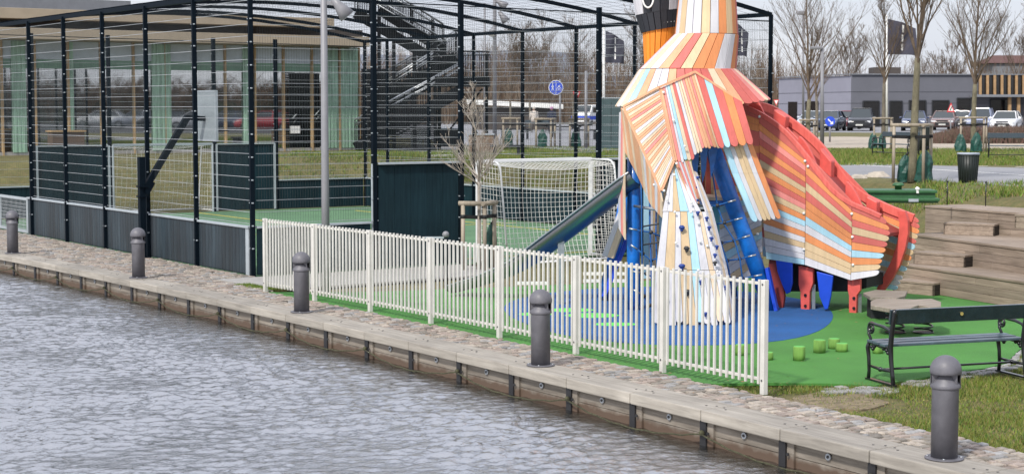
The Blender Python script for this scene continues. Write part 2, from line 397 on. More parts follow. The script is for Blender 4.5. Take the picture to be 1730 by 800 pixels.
# ripples die down in the lee of the wall and come in stronger and weaker patches
lee = np.clip((11.0 - tt) / 1.6, 0, 1); lee = .3 + .7 * lee * lee * (3 - 2 * lee)
pt = np.fft.ifft2(np.fft.fft2(rg.standard_normal((nx, ny))) * np.exp(-(kk / 3.0) ** 2)).real; pt /= pt.std()
hh = hh * lee * np.clip(1.0 + .28 * pt, .4, 1.5)
hh = np.tanh(hh / .04) * .04
verts = np.stack([XX.ravel(), YY.ravel(), (WZ + hh).ravel()], 1)
idx = np.arange(nx * ny).reshape(nx, ny)
kf = keep[:-1, :-1] & keep[1:, 1:]
fa = np.stack([idx[:-1, :-1][kf], idx[1:, :-1][kf], idx[1:, 1:][kf], idx[:-1, 1:][kf]], 1)
used = np.unique(fa); rem = -np.ones(nx * ny, int); rem[used] = np.arange(len(used))
me = bpy.data.meshes.new('water'); me.vertices.add(len(used)); me.vertices.foreach_set('co', verts[used].ravel())
nf = len(fa); me.loops.add(nf * 4); me.loops.foreach_set('vertex_index', rem[fa].ravel()); me.polygons.add(nf)
me.polygons.foreach_set('loop_start', np.arange(nf) * 4); me.polygons.foreach_set('loop_total', np.full(nf, 4)); me.polygons.foreach_set('use_smooth', np.ones(nf, bool))
me.update(); me.validate(); me.materials.append(m_water)
o = bpy.data.objects.new('water', me); C.objects.link(o); tag(o, kind='structure')
mb = MB(); 
mb.add([ST(-300, -400, WZ - .06), ST(500, -400, WZ - .06), ST(500, 11.25, WZ - .06), ST(300, 11.25, WZ - .06), ST(60, 11.25, WZ - .06), ST(-300, 11.25, WZ - .06)], [(0, 1, 2, 3, 4, 5)])
struct('wide_water', mb, m_water)

# plateau paths (all on the level ground behind)
def gsheet(name, pix, z, m):
    return sheet(name, [G(px, py, GZ) for px, py in pix], GZ + z, m)
def strip_path(name, a, b, z, m):  # a, b polylines in photo pixels on the plateau
    P = [G(x, y, GZ) for x, y in a] + [G(x, y, GZ) for x, y in b][::-1]
    return sheet(name, P, GZ + z, m)
strip_path('cycle_path', [(1330, 268), (1430, 276), (1730, 284), (1900, 290)], [(1330, 291), (1430, 296), (1560, 305), (1730, 316), (1900, 330)], .008, m_asph)
def pline(a, b, w):
    A, B = G(*a, GZ + .014), G(*b, GZ + .014); mb = MB(); mb.beam(A, B, w, .004); struct('path_line', mb, m_white)
pline((1380, 274), (1900, 306), .09)
for k in range(5):
    A = lerp(1440, 1900, k / 5); pline((A, 279 - 4 + (A - 1440) * .024), (A + 45, 279 - 4 + (A + 45 - 1440) * .024), .05)
strip_path('gravel_path', [(1250, 232), (1430, 231), (1730, 236), (1950, 240)], [(1250, 251), (1430, 250), (1730, 253), (1950, 256)], .008, m_gravel)
strip_path('parking_surface', [(600, 207), (1200, 207), (1950, 207)], [(600, 213), (1200, 222), (1950, 228)], .006, m_asph)
strip_path('plaza_path', [(600, 214), (800, 214), (1000, 214), (1250, 216)], [(600, 222), (800, 246), (960, 246), (1150, 240)], .012, m_asph)
strip_path('branch_path', [(690, 248), (800, 247), (830, 250)], [(640, 262), (800, 268), (890, 262)], .016, m_conc)
strip_path('side_path', [(970, 240), (1060, 243)], [(895, 249), (1062, 263)], .016, m_asph)
# ================================================================== BOLLARDS
m_bol = pm('grey_bollard_paint', (.10, .098, .112), .5, var=.16, scale=9, bump=.08, det=10, big=.12, bigs=3)
m_bol2 = pm('bollard_shade_ring', (.03, .03, .035), .5)
def bollard_parts(p):
    b = MB(); b.lathe((0, 0, 0), [(.165, 0), (.165, .012), (.158, .016), (.118, .016)], 32); b.lathe((0, 0, 0), [(.113, .014), (.113, .60), (.115, .605)], 32); b.build('tube', m_bol, p, local=True)
    f = MB()
    for a in range(4): f.tube([(.14 * math.cos(a * 1.57 + .7), .14 * math.sin(a * 1.57 + .7), .015), (.14 * math.cos(a * 1.57 + .7), .14 * math.sin(a * 1.57 + .7), .024)], .012, 8)
    f.build('flange_bolt', m_steel, p, local=True)
    l = MB(); l.lathe((0, 0, 0), [(.114, .60), (.127, .612), (.131, .624), (.122, .645), (.072, .705), (.052, .74)], 32)
    for a in range(3):
        A = a * 2 * math.pi / 3 + QA - 2.1
        l.beam((.03 * math.cos(A), .03 * math.sin(A), .67), (.12 * math.cos(A), .12 * math.sin(A), .67), .010, .12)
    l.build('reflector', m_bol, p, local=True)
    k = MB(); k.lathe((0, 0, 0), [(.05, .640), (.05, .742)], 32); 
    n_ = 14; R_ = .127
    for i in range(n_):
        a0_ = -.9 + math.pi * 1.15 * i / n_ - .2; a1_ = -.9 + math.pi * 1.15 * (i + 1) / n_ - .2
        k.slab([(R_ * math.cos(a0_), R_ * math.sin(a0_), .628), (R_ * math.cos(a1_), R_ * math.sin(a1_), .628), (R_ * math.cos(a1_), R_ * math.sin(a1_), .745), (R_ * math.cos(a0_), R_ * math.sin(a0_), .745)], (-.006 * math.cos(a0_), -.006 * math.sin(a0_), 0))
    kk = k.build('lamp_glass', m_bol2, p, local=True)
    h = MB(); h.lathe((0, 0, 0), [(.116, .728), (.131, .732), (.133, .76)] + [(.133 * math.cos(a), .76 + .128 * math.sin(a)) for a in [i * math.pi / 20 for i in range(1, 10)]] + [(.004, .889)], 32); h.build('dome', m_bol, p, local=True)
bl = ['nearest grey domed bollard, standing on the timber cap in front of the grass', 'grey domed bollard in front of the middle of the pale railing, below the planked bird',
      'grey domed bollard in front of the left end of the pale railing', 'grey domed bollard before the dark boarded court wall, beside the basketball post',
      'farthest grey domed bollard at the left edge of the photo near the low gate']
sB = [9.72, 15.95, 22.15, 28.32, 34.6]; tB = [11.06, 11.24, 11.32, 11.27, 11.05]
b0 = None
for i in range(5):
    loc = ST(sB[i], tB[i], .032)
    if b0 is None:
        b0 = thing('bollard', loc, bl[0], 'bollard', 'domed bollards along the quay', QA); bollard_parts(b0)
    else: dup(b0, loc, QA + i * .1, bl[i])

# ================================================================== RAILING
m_rail = pm('cream_rail_paint', (.53, .52, .485), .5, var=.06, scale=6, det=6, big=.07, bigs=2.5)
m_bolt = pm('rail_bolt', (.12, .12, .12), .4, metal=.6)
ps = [(13.14, 12.14), (14.89, 12.20), (16.63, 12.25), (18.38, 12.29), (20.14, 12.31), (21.88, 12.32), (23.58, 12.28), (25.20, 12.22)]
rail = thing('picket_railing', ST(19, 12.27, 0), 'cream metal railing of flat vertical bars between the quay and the playground', 'railing')
for i, (s, t) in enumerate(ps):
    d = (Vector((*ps[min(i + 1, 7)], 0)) - Vector((*ps[max(i - 1, 0)], 0))).normalized(); ang = QA + math.atan2(d.y, d.x)   # local
    dirw = (U * d.x + V * d.y).normalized(); az = math.atan2(dirw.y, dirw.x)
    p = MB(); p.box(ST(s, t, .605), (.062, .062, 1.215), az); o = p.build('post', m_rail, rail, bevel=.006)
    q = MB()
    nrm = Vector((dirw.y, -dirw.x, 0))
    if nrm.dot(V) > 0: nrm = -nrm
    for z in (.15, 1.165): q.tube([ST(s, t, z) + nrm * .023 + dirw * .0, ST(s, t, z) + nrm * .036], .012, 10)
    q.build('bolt', m_bolt, o)
for i in range(7):
    A, B = ST(*ps[i]), ST(*ps[i + 1]); d = (B - A).normalized(); az = math.atan2(d.y, d.x); L = (B - A).length
    p = MB(); n = 16
    for k in range(n):
        c = A + d * (.031 + (k + .5) * (L - .062) / n); p.box(c + Vector((0, 0, .655)), (.026, .026, 1.11 + rnd.uniform(-.002, .002)), az + rnd.uniform(-.02, .02))
    nrm = Vector((-d.y, d.x, 0)); 
    if nrm.dot(V) < 0: nrm = -nrm
    for z in (.15, 1.165): p.beam(A + d * .033 + nrm * .028 + Vector((0, 0, z)), B - d * .033 + nrm * .028 + Vector((0, 0, z)), .03, .03)
    p.build('bar_panel', m_rail, rail, bevel=.0025)

# ================================================================== SPORTS CAGE
m_post = pm('navy_post_paint', (.002, .006, .011), .6, var=.12, scale=8, spec=.1)
m_wirev = pm('dark_wire', (.02, .03, .035), .5)
m_wireh = pm('pale_sheen_wire', (.32, .34, .36), .5, metal=.2)  # sky sheen on the cage's level wires is put into this pale colour
m_board = wood('blue_black_board', (.004, .010, .016), (.028, .046, .058), .4, along='z', rough=.4)
m_inner = wood('navy_board', (.003, .014, .021), (.009, .029, .038), .15, along='z', rough=.6)
m_inner.node_tree.nodes['Principled BSDF'].inputs['Specular IOR Level'].default_value = .2
m_trim = pm('grey_trim', (.33, .37, .40), .45, var=.08, scale=6)
cage = thing('ball_court_cage', ST((C0 + C1) / 2, (T0 + T1) / 2, 0), 'tall caged ball court of navy posts, wire mesh panels and dark boards beside the quay', 'ball court')
PH = 5.06
def post(s, t, h=PH, out=(0, -1), z0=0.0, w_=.10, half=False):
    b = MB(); b.box(ST(s, t, (h + z0) / 2), (w_, w_ * .62 if out[0] == 0 else w_, h - z0), QA if True else 0)
    k = z0 + .5; dirv = U * out[0] + V * out[1]; side = Vector((-dirv.y, dirv.x, 0))
    while k < h - .1:
        for e in (-1, 1): b.box(ST(s, t, k) + side * e * (w_ / 2 + .012) + dirv * .02, (.028, .028, .02), QA, 1)
        k += .41
    return b.build('post', [m_post, m_trim], cage)
near_s = [C0 + 2.4 * k for k in range(8)] + [C1]
for k, s in enumerate(near_s):
    if k == 6: continue
    post(s, T0 - .03 if k else T0, out=(0, -1), w_=.085)
for s in near_s: post(s, T1, out=(0, 1), w_=.085)
short_t = [15.71, 17.64, 20.98, 23.2]
for t in short_t: post(C0, t, out=(-1, 0), w_=.085)
tE = [bt(57, C1), bt(186, C1), bt(363, C1), bt(467, C1)]
for t in tE: post(C1, t, out=(1, 0))
def arch(t): return PH + .66 * max(0, 1 - ((t - (T0 + T1) / 2) / ((T1 - T0) / 2)) ** 2)
for s in near_s:
    b = MB(); n = 14
    for i in range(n):
        ta, tb_ = lerp(T0, T1, i / n), lerp(T0, T1, (i + 1) / n); b.beam(ST(s, ta, arch(ta)), ST(s, tb_, arch(tb_)), .06, .085)
    b.build('roof_beam', m_post, cage)
for t in (T0, T1):
    b = MB(); b.beam(ST(C0, t, PH + .002), ST(C1, t, PH + .002), .07, .09); b.build('top_rail', m_post, cage)
for s in (C0, C1):
    b = MB(); b.tube([ST(s, T0, PH - .05), ST(s, T1, PH - .15)], .012, 6); b.build('top_wire', m_post, cage)
nb = MB()
k = 0; m_net = pm('black_net', (.008, .008, .010), .95, spec=0.)
s = C0
while s < C1:
    for i in range(12):
        ta, tb_ = lerp(T0, T1, i / 12), lerp(T0, T1, (i + 1) / 12); nb.beam(ST(s, ta, arch(ta) - .04), ST(s, tb_, arch(tb_) - .04), .004)
    s += .36
for i in range(36):
    t = lerp(T0, T1, i / 35); nb.beam(ST(C0, t, arch(t) - .04), ST(C1, t, arch(t) - .04), .004)
nb.build('roof_net', m_net, cage, fix=False)
def mesh_panel(a, b, z0, z1, wv=.003, wh=.0078):
    A, B = ST(*a), ST(*b); d = B - A; L = d.length; d.normalize(); nrm = Vector((-d.y, d.x, 0))
    p = MB(); n = int(L / .051)
    for k in range(1, n): p.beam(A + d * (L * k / n) + Vector((0, 0, z0)), A + d * (L * k / n) + Vector((0, 0, z1)), wv, m=0)
    z = z0 + .02; n = int((z1 - z0) / .203)
    for k in range(n + 1):
        zz = lerp(z0 + .02, z1 - .02, k / n)
        p.beam(A + nrm * .006 + Vector((0, 0, zz)), B + nrm * .006 + Vector((0, 0, zz)), wh, m=1)
        p.beam(A - nrm * .006 + Vector((0, 0, zz)), B - nrm * .006 + Vector((0, 0, zz)), wh * .8, m=1)
    return p.build('mesh_panel', [m_wirev, m_wireh], cage, fix=False)
def boards(a, b, z1, mat_, thick=.04, bw=.145, cap=True, cw=.12, off=0.0, name='board_wall', capm=None):
    A, B = ST(*a), ST(*b); d = B - A; L = d.length; d.normalize(); az = math.atan2(d.y, d.x)
    p = MB(); n = max(1, round(L / bw))
    for k in range(n): p.box(A + d * ((k + .5) * L / n) + Vector((0, 0, z1 / 2 + .01)), (L / n - .006, thick, z1 - .03), az)
    o = p.build(name, mat_, cage, bevel=.004)
    q = MB(); q.box((A + B) / 2 + Vector((0, 0, z1 + .018)), (L, cw, .035), az); q.build('cap_rail', capm or m_trim, o)
    r = MB(); r.box((A + B) / 2 + Vector((0, 0, z1 * .5)), (L, .012, z1 * .96), az); r.build('backing', m_post, o)
    return o
WH = .86
for k in range(8):
    a, b = near_s[k] + .08, near_s[k + 1] - .08
    if k in (5,): b = near_s[k] + .35; boards((a, T0), (b, T0), WH, m_board)
    elif k < 5: boards((a, T0), (b, T0), WH, m_board)
    elif k == 7: boards((a, T0), (b, T0), WH, m_board)
    boards((near_s[k] + .07, T1), (near_s[k + 1] - .07, T1), WH, m_inner)
for k in range(8):
    if k in (5, 6):
        if k == 5: mesh_panel((near_s[5] + .06, T0), (near_s[7] - .06, T0), 2.15, 4.95)
    else: mesh_panel((near_s[k] + .06, T0), (near_s[k + 1] - .06, T0), .92, 4.95)
    mesh_panel((near_s[k] + .06, T1), (near_s[k + 1] - .06, T1), .92, 4.95)
# corner board and short sides
b = MB(); b.box(ST(C0 + .155, T0 - .03, .44), (.02, .13, .86), QA); b.build('corner_trim', m_trim, cage)
seq = [(T0 + .08, 15.62, WH), (15.78, 17.57, 1.96), (21.05, 23.13, 1.96), (23.27, T1 - .08, WH)]
for a, b_, h in seq:
    boards((C0, a), (C0, b_), h, m_inner, bw=.38 if h > 1 else .145, cw=.2 if h > 1 else .12)
    mesh_panel((C0, a), (C0, b_), h + .06, 4.95)
mesh_panel((C0, 17.7), (C0, 20.92), 2.1, 4.95)
seq2 = [(T0 + .08, tE[0] - .06, WH), (tE[0] + .06, tE[1] - .06, 1.96), (tE[2] + .06, tE[3] - .06, 1.96), (tE[3] + .06, T1 - .08, WH)]
for a, b_, h in seq2:
    boards((C1, a), (C1, b_), h, m_inner, bw=.145)
    mesh_panel((C1, a), (C1, b_), h + .06, 4.3)
mesh_panel((C1, tE[1] + .06), (C1, tE[2] - .06), 2.1, 4.3)
for (s, t) in ((C0, 15.68), (C1 - .05, tE[1] - .04), (C1 - .05, tE[2] + .04), (C1 - .05, tE[3] - .08), (C1 - .05, tE[0] + .08)):
    b = MB(); b.box(ST(s, t, 1.0), (.05, .05, 1.95), QA); b.build('edge_trim', m_trim, cage)
# low gate at the far left of the near wall
gate = MB()
a, b_ = near_s[5] + .4, near_s[7] - .1
for z in (.06, .84): gate.beam(ST(a, T0, z), ST(b_, T0, z), .06, .06, m=0)
for x in (a, (a + b_) / 2, b_): gate.beam(ST(x, T0, 0.03), ST(x, T0, .84), .06, .06, m=0)
n = 44
for k in range(n): x = lerp(a, b_, (k + .5) / n); gate.beam(ST(x, T0, .08), ST(x, T0, .82), .008, m=1)
for k in range(9): z = .12 + k * .085; gate.beam(ST(a, T0, z), ST(b_, T0, z), .008, m=1)
gate.build('low_gate', [m_trim, m_wireh], cage)

# ---- goals
m_goal = pm('white_goal_frame', (.66, .67, .68), .4, var=.05)
m_gnet = pm('white_net', (.62, .62, .60), .8)
def goal(s0, sgn, t0, t1, label, cell=.10, nw_=.0075, fw=.09, fm=None):
    fm = fm or m_goal
    g = thing('football_goal', ST(s0, (t0 + t1) / 2, 0), label, 'football goal', 'goals at the two ends of the court')
    h = 1.98; dt, db = .8, 1.05
    f = MB()
    for t in (t0, t1): f.beam(ST(s0, t, 0), ST(s0, t, h), fw, .07)
    f.beam(ST(s0, t0, h), ST(s0, t1, h), fw, .07); f.build('goal_frame', fm, g, bevel=.01)
    for t in (t0, t1):
        r = MB(); e = .12 if t == t0 else -.12
        pts = [ST(s0, t, h)] + [ST(s0 + sgn * (dt - .2 + .2 * math.sin(a)), t, h - .2 + .2 * math.cos(a)) for a in (0, .4, .8, 1.2, 1.57)] + [ST(s0 + sgn * db, t, .05), ST(s0, t, .05)]
        r.tube(pts, .02, 8); r.build('side_hoop', m_goal, g)
    b = MB(); b.tube([ST(s0 + sgn * db, t0, .04), ST(s0 + sgn * db, t1, .04)], .025, 8); b.build('ground_bar', m_goal, g)
    nt_ = MB(); L = t1 - t0
    def surf(u, w_):       # u across, w_ from the crossbar back and down
        tot = dt + h; d = w_ * tot
        sag = .10 * math.sin(math.pi * u) * math.sin(math.pi * w_)
        if d < dt: return ST(s0 + sgn * d, t0 + u * L, h - .03 - .10 * math.sin(math.pi * u) * math.sin(math.pi * d / dt * .5) - .05 * (d / dt) ** 2)
        q = (d - dt) / h
        return ST(s0 + sgn * (dt + (db - dt) * q - .16 * math.sin(math.pi * u) * math.sin(math.pi * q)), t0 + u * L, (h - .08 - (.10 * math.sin(math.pi * u)) * (1 - q)) * (1 - q) + .03)
    nu, nw = int(L / cell), int((dt + h) / cell)
    for i in range(nu + 1):
        for j in range(nw): nt_.beam(surf(i / nu, j / nw), surf(i / nu, (j + 1) / nw), nw_)
    for j in range(nw + 1):
        for i in range(nu): nt_.beam(surf(i / nu, j / nw), surf((i + 1) / nu, j / nw), nw_)
    for t in (t0, t1):       # side nets
        n1, n2 = int(dt / cell), int(h / cell)
        def sd_(a, q): return ST(s0 + sgn * a * lerp(db, dt, q), t, q * (h - .06 * a) + .02)
        for i in range(n1 + 1):
            for j in range(n2): nt_.beam(sd_(i / n1, j / n2), sd_(i / n1, (j + 1) / n2), nw_)
        for j in range(n2 + 1): nt_.beam(sd_(0, j / n2), sd_(1, j / n2), nw_)
    nt_.build('goal_net', m_gnet, g, fix=False)
goal(C0 + .03, -1, 18.05, 20.8, 'white football goal with sagging net at the near end, behind the slide')
goal(C1 - .03, 1, tE[1] + .08, tE[2] - .08, 'white football goal with net at the far end of the caged court', .14, .006, .06, m_trim)

# ---- basketball stand, outside the near wall
hoop = thing('basketball_stand', ST(32.3, 12.95, 0), 'dark cranked basketball stand reaching over the court wall', 'basketball hoop')
b = MB(); b.box(ST(32.3, 12.95, 1.02), (.12, .12, 2.04), QA); b.box(ST(32.3, 12.95, .02), (.26, .26, .02), QA); b.build('pole', m_post, hoop)
b = MB(); b.box(ST(32.3, 12.95, 1.45), (.17, .17, .03), QA, 0); b.box(ST(32.3, 12.95, 1.25), (.17, .17, .03), QA, 0); b.beam(ST(32.3, 13.0, 1.3), ST(32.3, 13.15, 1.55), .12, .16); b.beam(ST(32.3, 13.05, 1.45), ST(32.3, 13.95, 2.83), .1, .12); b.beam(ST(32.3, 13.9, 2.83), ST(32.3, 14.32, 2.80), .1, .1); b.build('arm', m_post, hoop)
m_bb = pm('pale_backboard', (.27, .31, .33), .35, var=.05)
b = MB(); b.box(ST(32.3, 14.36, 2.86), (.04, 1.05, 1.0), QA); bb = b.build('backboard', m_bb, hoop)
b = MB()
for z in (2.36, 3.36): b.box(ST(32.3, 14.36, z), (.055, 1.07, .035), QA)
for ds in (-.52, .52): b.box(ST(32.3 + ds, 14.36, 2.86), (.055, .035, 1.0), QA)
b.build('edge_frame', m_trim, bb)
b = MB(); pts = [ST(32.3, 14.62, 2.55) + (U * math.cos(a) + V * math.sin(a)) * .225 for a in [i * math.pi / 10 for i in range(21)]]; b.tube(pts, .01, 6, cap=False); b.build('hoop_ring', m_post, hoop)

# ---- lamp poles
m_pole = pm('grey_pole_paint', (.19, .19, .205), .45, var=.06, scale=5)
def lamp_head(p, c, d, parent, sc=1.0):
    b = MB(); d = Vector(d).normalized(); c = Vector(c)
    b.tube([c - d * .18 * sc, c - d * .05 * sc, c + d * .02 * sc, c + d * .2 * sc], [.05 * sc, .075 * sc, .1 * sc, .14 * sc], 14)
    h = b.build('floodlight', m_pole, parent); g = MB(); g.tube([c + d * .2 * sc, c + d * .205 * sc], .125 * sc, 14); g.build('lens', m_white, h)
P = G(551, 497)
lp = thing('floodlight_pole', P, 'tall pale grey lamp pole with a tilted floodlight, behind the left end of the railing', 'lamp pole')
b = MB(); b.tube([P, P + Vector((0, 0, 2)), P + Vector((0, 0, 7.2))], [.07, .062, .045], 16); b.build('pole', m_pole, lp)
q = D(572, 10, P.y); b = MB(); b.beam(Vector((P.x, P.y, q.z + .06)), q + Vector((.0, 0, .02)), .04, .06); b.build('bracket', m_pole, lp)
lamp_head(None, D(574, 12, P.y), (.45, .1, -.55), lp, .95)
P = G(836, 236, GZ)
lp2 = thing('floodlight_mast', P, 'slim distant mast carrying three spotlights beyond the court', 'lamp pole')
b = MB(); b.tube([P, P + Vector((0, 0, 12))], [.11, .08], 12); b.build('mast', m_pole, lp2)
for (x, y, d) in ((846, 6, (.6, 0, -.4)), (849, 28, (.5, 0, -.7)), (834, 50, (-.3, -.3, -.8))): lamp_head(None, D(x, y, P.y), d, lp2, 1.7)
for px, yb, yt, lab in ((819, 232, 6, 'plain grey pole left of the slim floodlight mast'), (990, 252, 120, 'thin grey sign post beyond the far corner of the court')):
    P = G(px, yb, GZ); tp = D(px, yt, P.y); b = MB(); b.tube([P, tp], [.07, .06], 10); b.lathe(P, [(.12, 0), (.12, .03), (.07, .05)], 12)
    o = b.build('lamp_post', m_pole); tag(o, lab, 'pole')
# ================================================================== THE PLANKED BIRD
def pk(name, c): return wood('plank_' + name, tuple(x * .86 for x in c), tuple(min(1, x * 1.06) for x in c), .07, rz=0, sc=1.2, rough=.62, along='z')
PK = {'R': pk('red', (.555, .125, .105)), 'P': pk('pink', (.70, .24, .215)), 'O': pk('orange', (.68, .255, .095)), 'o': pk('peach', (.66, .35, .20)),
      'T': pk('tan', (.58, .43, .26)), 't': pk('pale_tan', (.64, .50, .355)), 'W': pk('white', (.58, .57, .605)), 'B': pk('light_blue', (.37, .60, .72)),
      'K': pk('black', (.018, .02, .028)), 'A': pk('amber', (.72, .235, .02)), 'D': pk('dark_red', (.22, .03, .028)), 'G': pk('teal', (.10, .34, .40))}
PKL = list(PK); PKM = [PK[k] for k in PKL]; PI_ = {k: i for i, k in enumerate(PKL)}
m_bluep = pm('blue_post_paint', (.006, .135, .50), .42, var=.28, scale=7, coat=.15, det=8, bump=.15, bscale=18)
m_blued = pm('deep_blue_panel', (.008, .06, .52), .45, var=.12)
m_redp = pm('red_post_paint', (.60, .09, .075), .5, var=.12, scale=9, det=8)
m_redw = wood('red_rail_wood', (.56, .085, .07), (.70, .15, .12), .06, rz=0, sc=1, rough=.55, along='z')
m_capw = pm('white_screw_cap', (.7, .7, .68), .4)
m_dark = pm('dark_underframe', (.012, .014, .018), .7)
BC = Vector((2.65, 25.2, 0))
bird = thing('planked_bird_slide', BC, 'giant bird play tower of striped pastel planks with a flared red tail', 'play tower')
def plank(mb, a0, a1, b1, b0, th, nrm, col, tip=0, gap=.004, seg=6):
    # a0-a1 start edge, b0-b1 end edge; tip: length of the rounded end
    a0, a1, b0, b1 = map(Vector, (a0, a1, b0, b1))
    wa = (a1 - a0); wb = (b1 - b0); la, lb = wa.length, wb.length
    if la > .004: a0 = a0 + wa * min(.3, gap / 2 / la); a1 = a1 - wa * min(.3, gap / 2 / la)
    if lb > .004: b0 = b0 + wb * min(.3, gap / 2 / lb); b1 = b1 - wb * min(.3, gap / 2 / lb)
    pts = [a0, a1, b1]
    if tip:
        ax = ((b0 + b1) / 2 - (a0 + a1) / 2).normalized(); c = (b0 + b1) / 2; h = (b1 - b0) / 2
        for i in range(1, seg):
            a = math.pi * i / seg; pts.append(c + h * math.cos(a) + ax * tip * math.sin(a))
    pts.append(b0)
    if (a0 - a1).length < .01: pts = [a0] + pts[2:]
    mb.slab(pts, nrm * th, PI_[col])
VIEW = Vector((.1, -1, .12)).normalized()
def panel(name, rows, cols, th=.028, tip=0, out=VIEW, parent=None, wts=None, label=None, tips=None, caps=None, jag=0, gap=.005):
    """rows: list of polylines (world points); planks run from row to row."""
    mb = MB(); n = len(cols)
    if wts is None: r2 = random.Random(len(cols) * 7 + int(rows[0][0][2] * 100)); wts = [r2.uniform(.8, 1.2) for _ in cols]
    cu = [0]; 
    for x in wts: cu.append(cu[-1] + x)
    cu = [c / cu[-1] for c in cu]
    for r in range(len(rows) - 1):
        A, B = rows[r], rows[r + 1]
        for i in range(n):
            a0, a1 = poly_at(A, cu[i]), poly_at(A, cu[i + 1]); b0, b1 = poly_at(B, cu[i]), poly_at(B, cu[i + 1])
            nr = (a1 - a0 + b1 - b0).cross((b0 + b1) - (a0 + a1))
            if nr.length < 1e-7: continue
            nr.normalize()
            if nr.dot(out) < 0: nr = -nr
            last = r == len(rows) - 2
            if not last:
                d = (b0 - a0).normalized() * .0015; bb0, bb1 = b0 - d, b1 - d
            else:
                j = (b0 + b1 - a0 - a1).normalized() * (jag * ((i * 7) % 3 - 1)); bb0, bb1 = b0 + j, b1 + j
            plank(mb, a0, a1, bb1, bb0, th, nr, cols[i], (tip if last else 0), gap)
    o = mb.build(name, PKM, parent or bird, bevel=.003)
    if label: o['label'] = label
    return o
def pp(lst): return [D(x, y, Y) for x, y, Y in lst]
def ring(cx, cy, rx, ry, z, n, tiltx=0): return [Vector((cx + rx * math.sin(a), cy - ry * math.cos(a), z + tiltx * math.sin(a))) for a in [2 * math.pi * i / n for i in range(n)]]
def loft(name, r0, r1, cols, th=.025, tip=0, start=0, gap=.004, seg=1):
    mb = MB(); n = len(r0)
    for i in range(n):
        j = (i + 1) % n; a0, a1, b0, b1 = r0[i], r0[j], r1[i], r1[j]
        nr = (a1 - a0 + b1 - b0).cross((b0 + b1) - (a0 + a1)); nr.normalize()
        c0 = sum(r0, Vector()) / n
        if nr.dot((a0 + a1) / 2 - c0) < 0: nr = -nr
        plank(mb, a0, a1, b1, b0, th, nr, cols[(i + start) % len(cols)], tip, gap)
    return mb.build(name, PKM, bird, bevel=.003)
def zy(py, Y): return D(865, py, Y).z
YC = 25.3
def wx(px, Y=YC): return (px - 865) / F * Y
n_ = 22
def full(front, n, back='WTOWPTOW'):   # colours from the left edge round the front to the right edge, then the back
    off = len(front) // 2
    ring_c = [None] * n
    for i, c in enumerate(front): ring_c[(i - off) % n] = c
    k = 0
    for i in range(n):
        if ring_c[i] is None: ring_c[i] = back[k % len(back)]; k += 1
    return ring_c
def rg2(pl, pr, y, ry, n, Yc=YC, dz=0): return ring((wx(pl, Yc) + wx(pr, Yc)) / 2, Yc, (wx(pr, Yc) - wx(pl, Yc)) / 2, ry, zy(y, Yc) + dz, n)
r0 = rg2(1172, 1222, -260, .24, 22); r0b = rg2(1160, 1229, -130, .32, 22); r1 = rg2(1141, 1242, 59, .45, 22)
loft('neck', r0, r0b, full('WTWWTWOTORT', 22)); loft('neck', [p for p in r0b], [p + Vector((0, 0, .004)) for p in r1], full('WTWWTWOTORT', 22))
r1s = rg2(1140, 1243, 59.5, .46, 26); r2s = rg2(1082, 1239, 118, .62, 26)
loft('lower_neck', r1s, r2s, full('WtWoRTOOWWORT', 26))
# shoulder cape, drawn as a widening skirt that hangs a little lower at the left corner
r3a = rg2(1081, 1240, 118.6, .64, 40)
r3b = ring(wx(1170), YC, 1, 1, 0, 40); cx0 = wx(1172)
r3b = []
for i in range(40):
    a = 2 * math.pi * i / 40; sx_, cy_ = math.sin(a), math.cos(a)
    rx = (cx0 - wx(1042)) if sx_ < 0 else (wx(1296) - cx0)
    r3b.append(Vector((cx0 + rx * sx_, YC - .80 * cy_, zy(182, YC) + .10 * max(0, sx_) ** 2 + .03)))
fr = 'WtWBoWWoRRRRPPoRRRPRWT'
loft('shoulder_cape', r3a, r3b, full('tWtBoWWoRRRRtoRRPtPW', 40, 'WPTOW'), tip=.03)
# beak and head ------------------------------------------------------
def el(px, py, rx, ry, n, Y, tilt): c = D(px, py, Y); return ring(c.x, Y, rx, ry, c.z, n, tilt)
YB = 26.0
bk = [(1108, 150, .13, .13, 0), (1112, 108, .19, .19, .0), (1115, 48, .245, .25, .04)]
for i in (0, 1):
    a, b = bk[i], bk[i + 1]; loft('beak', el(*a[:4], 18, YB, a[4]), el(*b[:4], 18, YB, b[4]), 'A')
loft('beak_band', el(1115, 50, .268, .28, 20, YB, .05), el(1112, 20, .32, .33, 20, YB, .05), 'K')
hd = full('PWKKKWWW', 16, 'W'); loft('head', el(1112, 20.5, .325, .335, 16, YB, .05), el(1111, -45, .40, .42, 16, YB, .05), full('WKKKWWW', 16, 'W'))
loft('head', el(1111, -45.5, .40, .42, 20, YB, .05), el(1125, -120, .46, .50, 20, YB, .0), 'W')
loft('head', el(1125, -120.5, .46, .5, 20, YB, 0), el(1150, -185, .40, .42, 20, YB - .2, 0), 'WT')
loft('head', el(1150, -185.5, .40, .42, 20, YB - .2, 0), el(1180, -250, .12, .14, 20, YB - .5, 0), 'WO')
b = MB(); c = D(1095, -6, YB - .36); b.tube([c + Vector((.085 * math.cos(a), -.0, .17 * math.sin(a))) for a in [i * math.pi / 12 for i in range(25)]], .014, 8, cap=False); b.build('eye_ring', m_white, bird)
sc_ = MB()
for i in range(14):
    a = -1.3 + 2.6 * i / 13; e = el(1115, 50, .30, .31, 20, YB, .05); cc = D(1115, 46, YB)
    sc_.ball(cc + Vector((.30 * math.sin(a), -.31 * math.cos(a), .045 + .05 * math.sin(a))), .007, n=6, k=4)
tag(sc_.build('screw_row', m_capw, bird), kind='stuff')

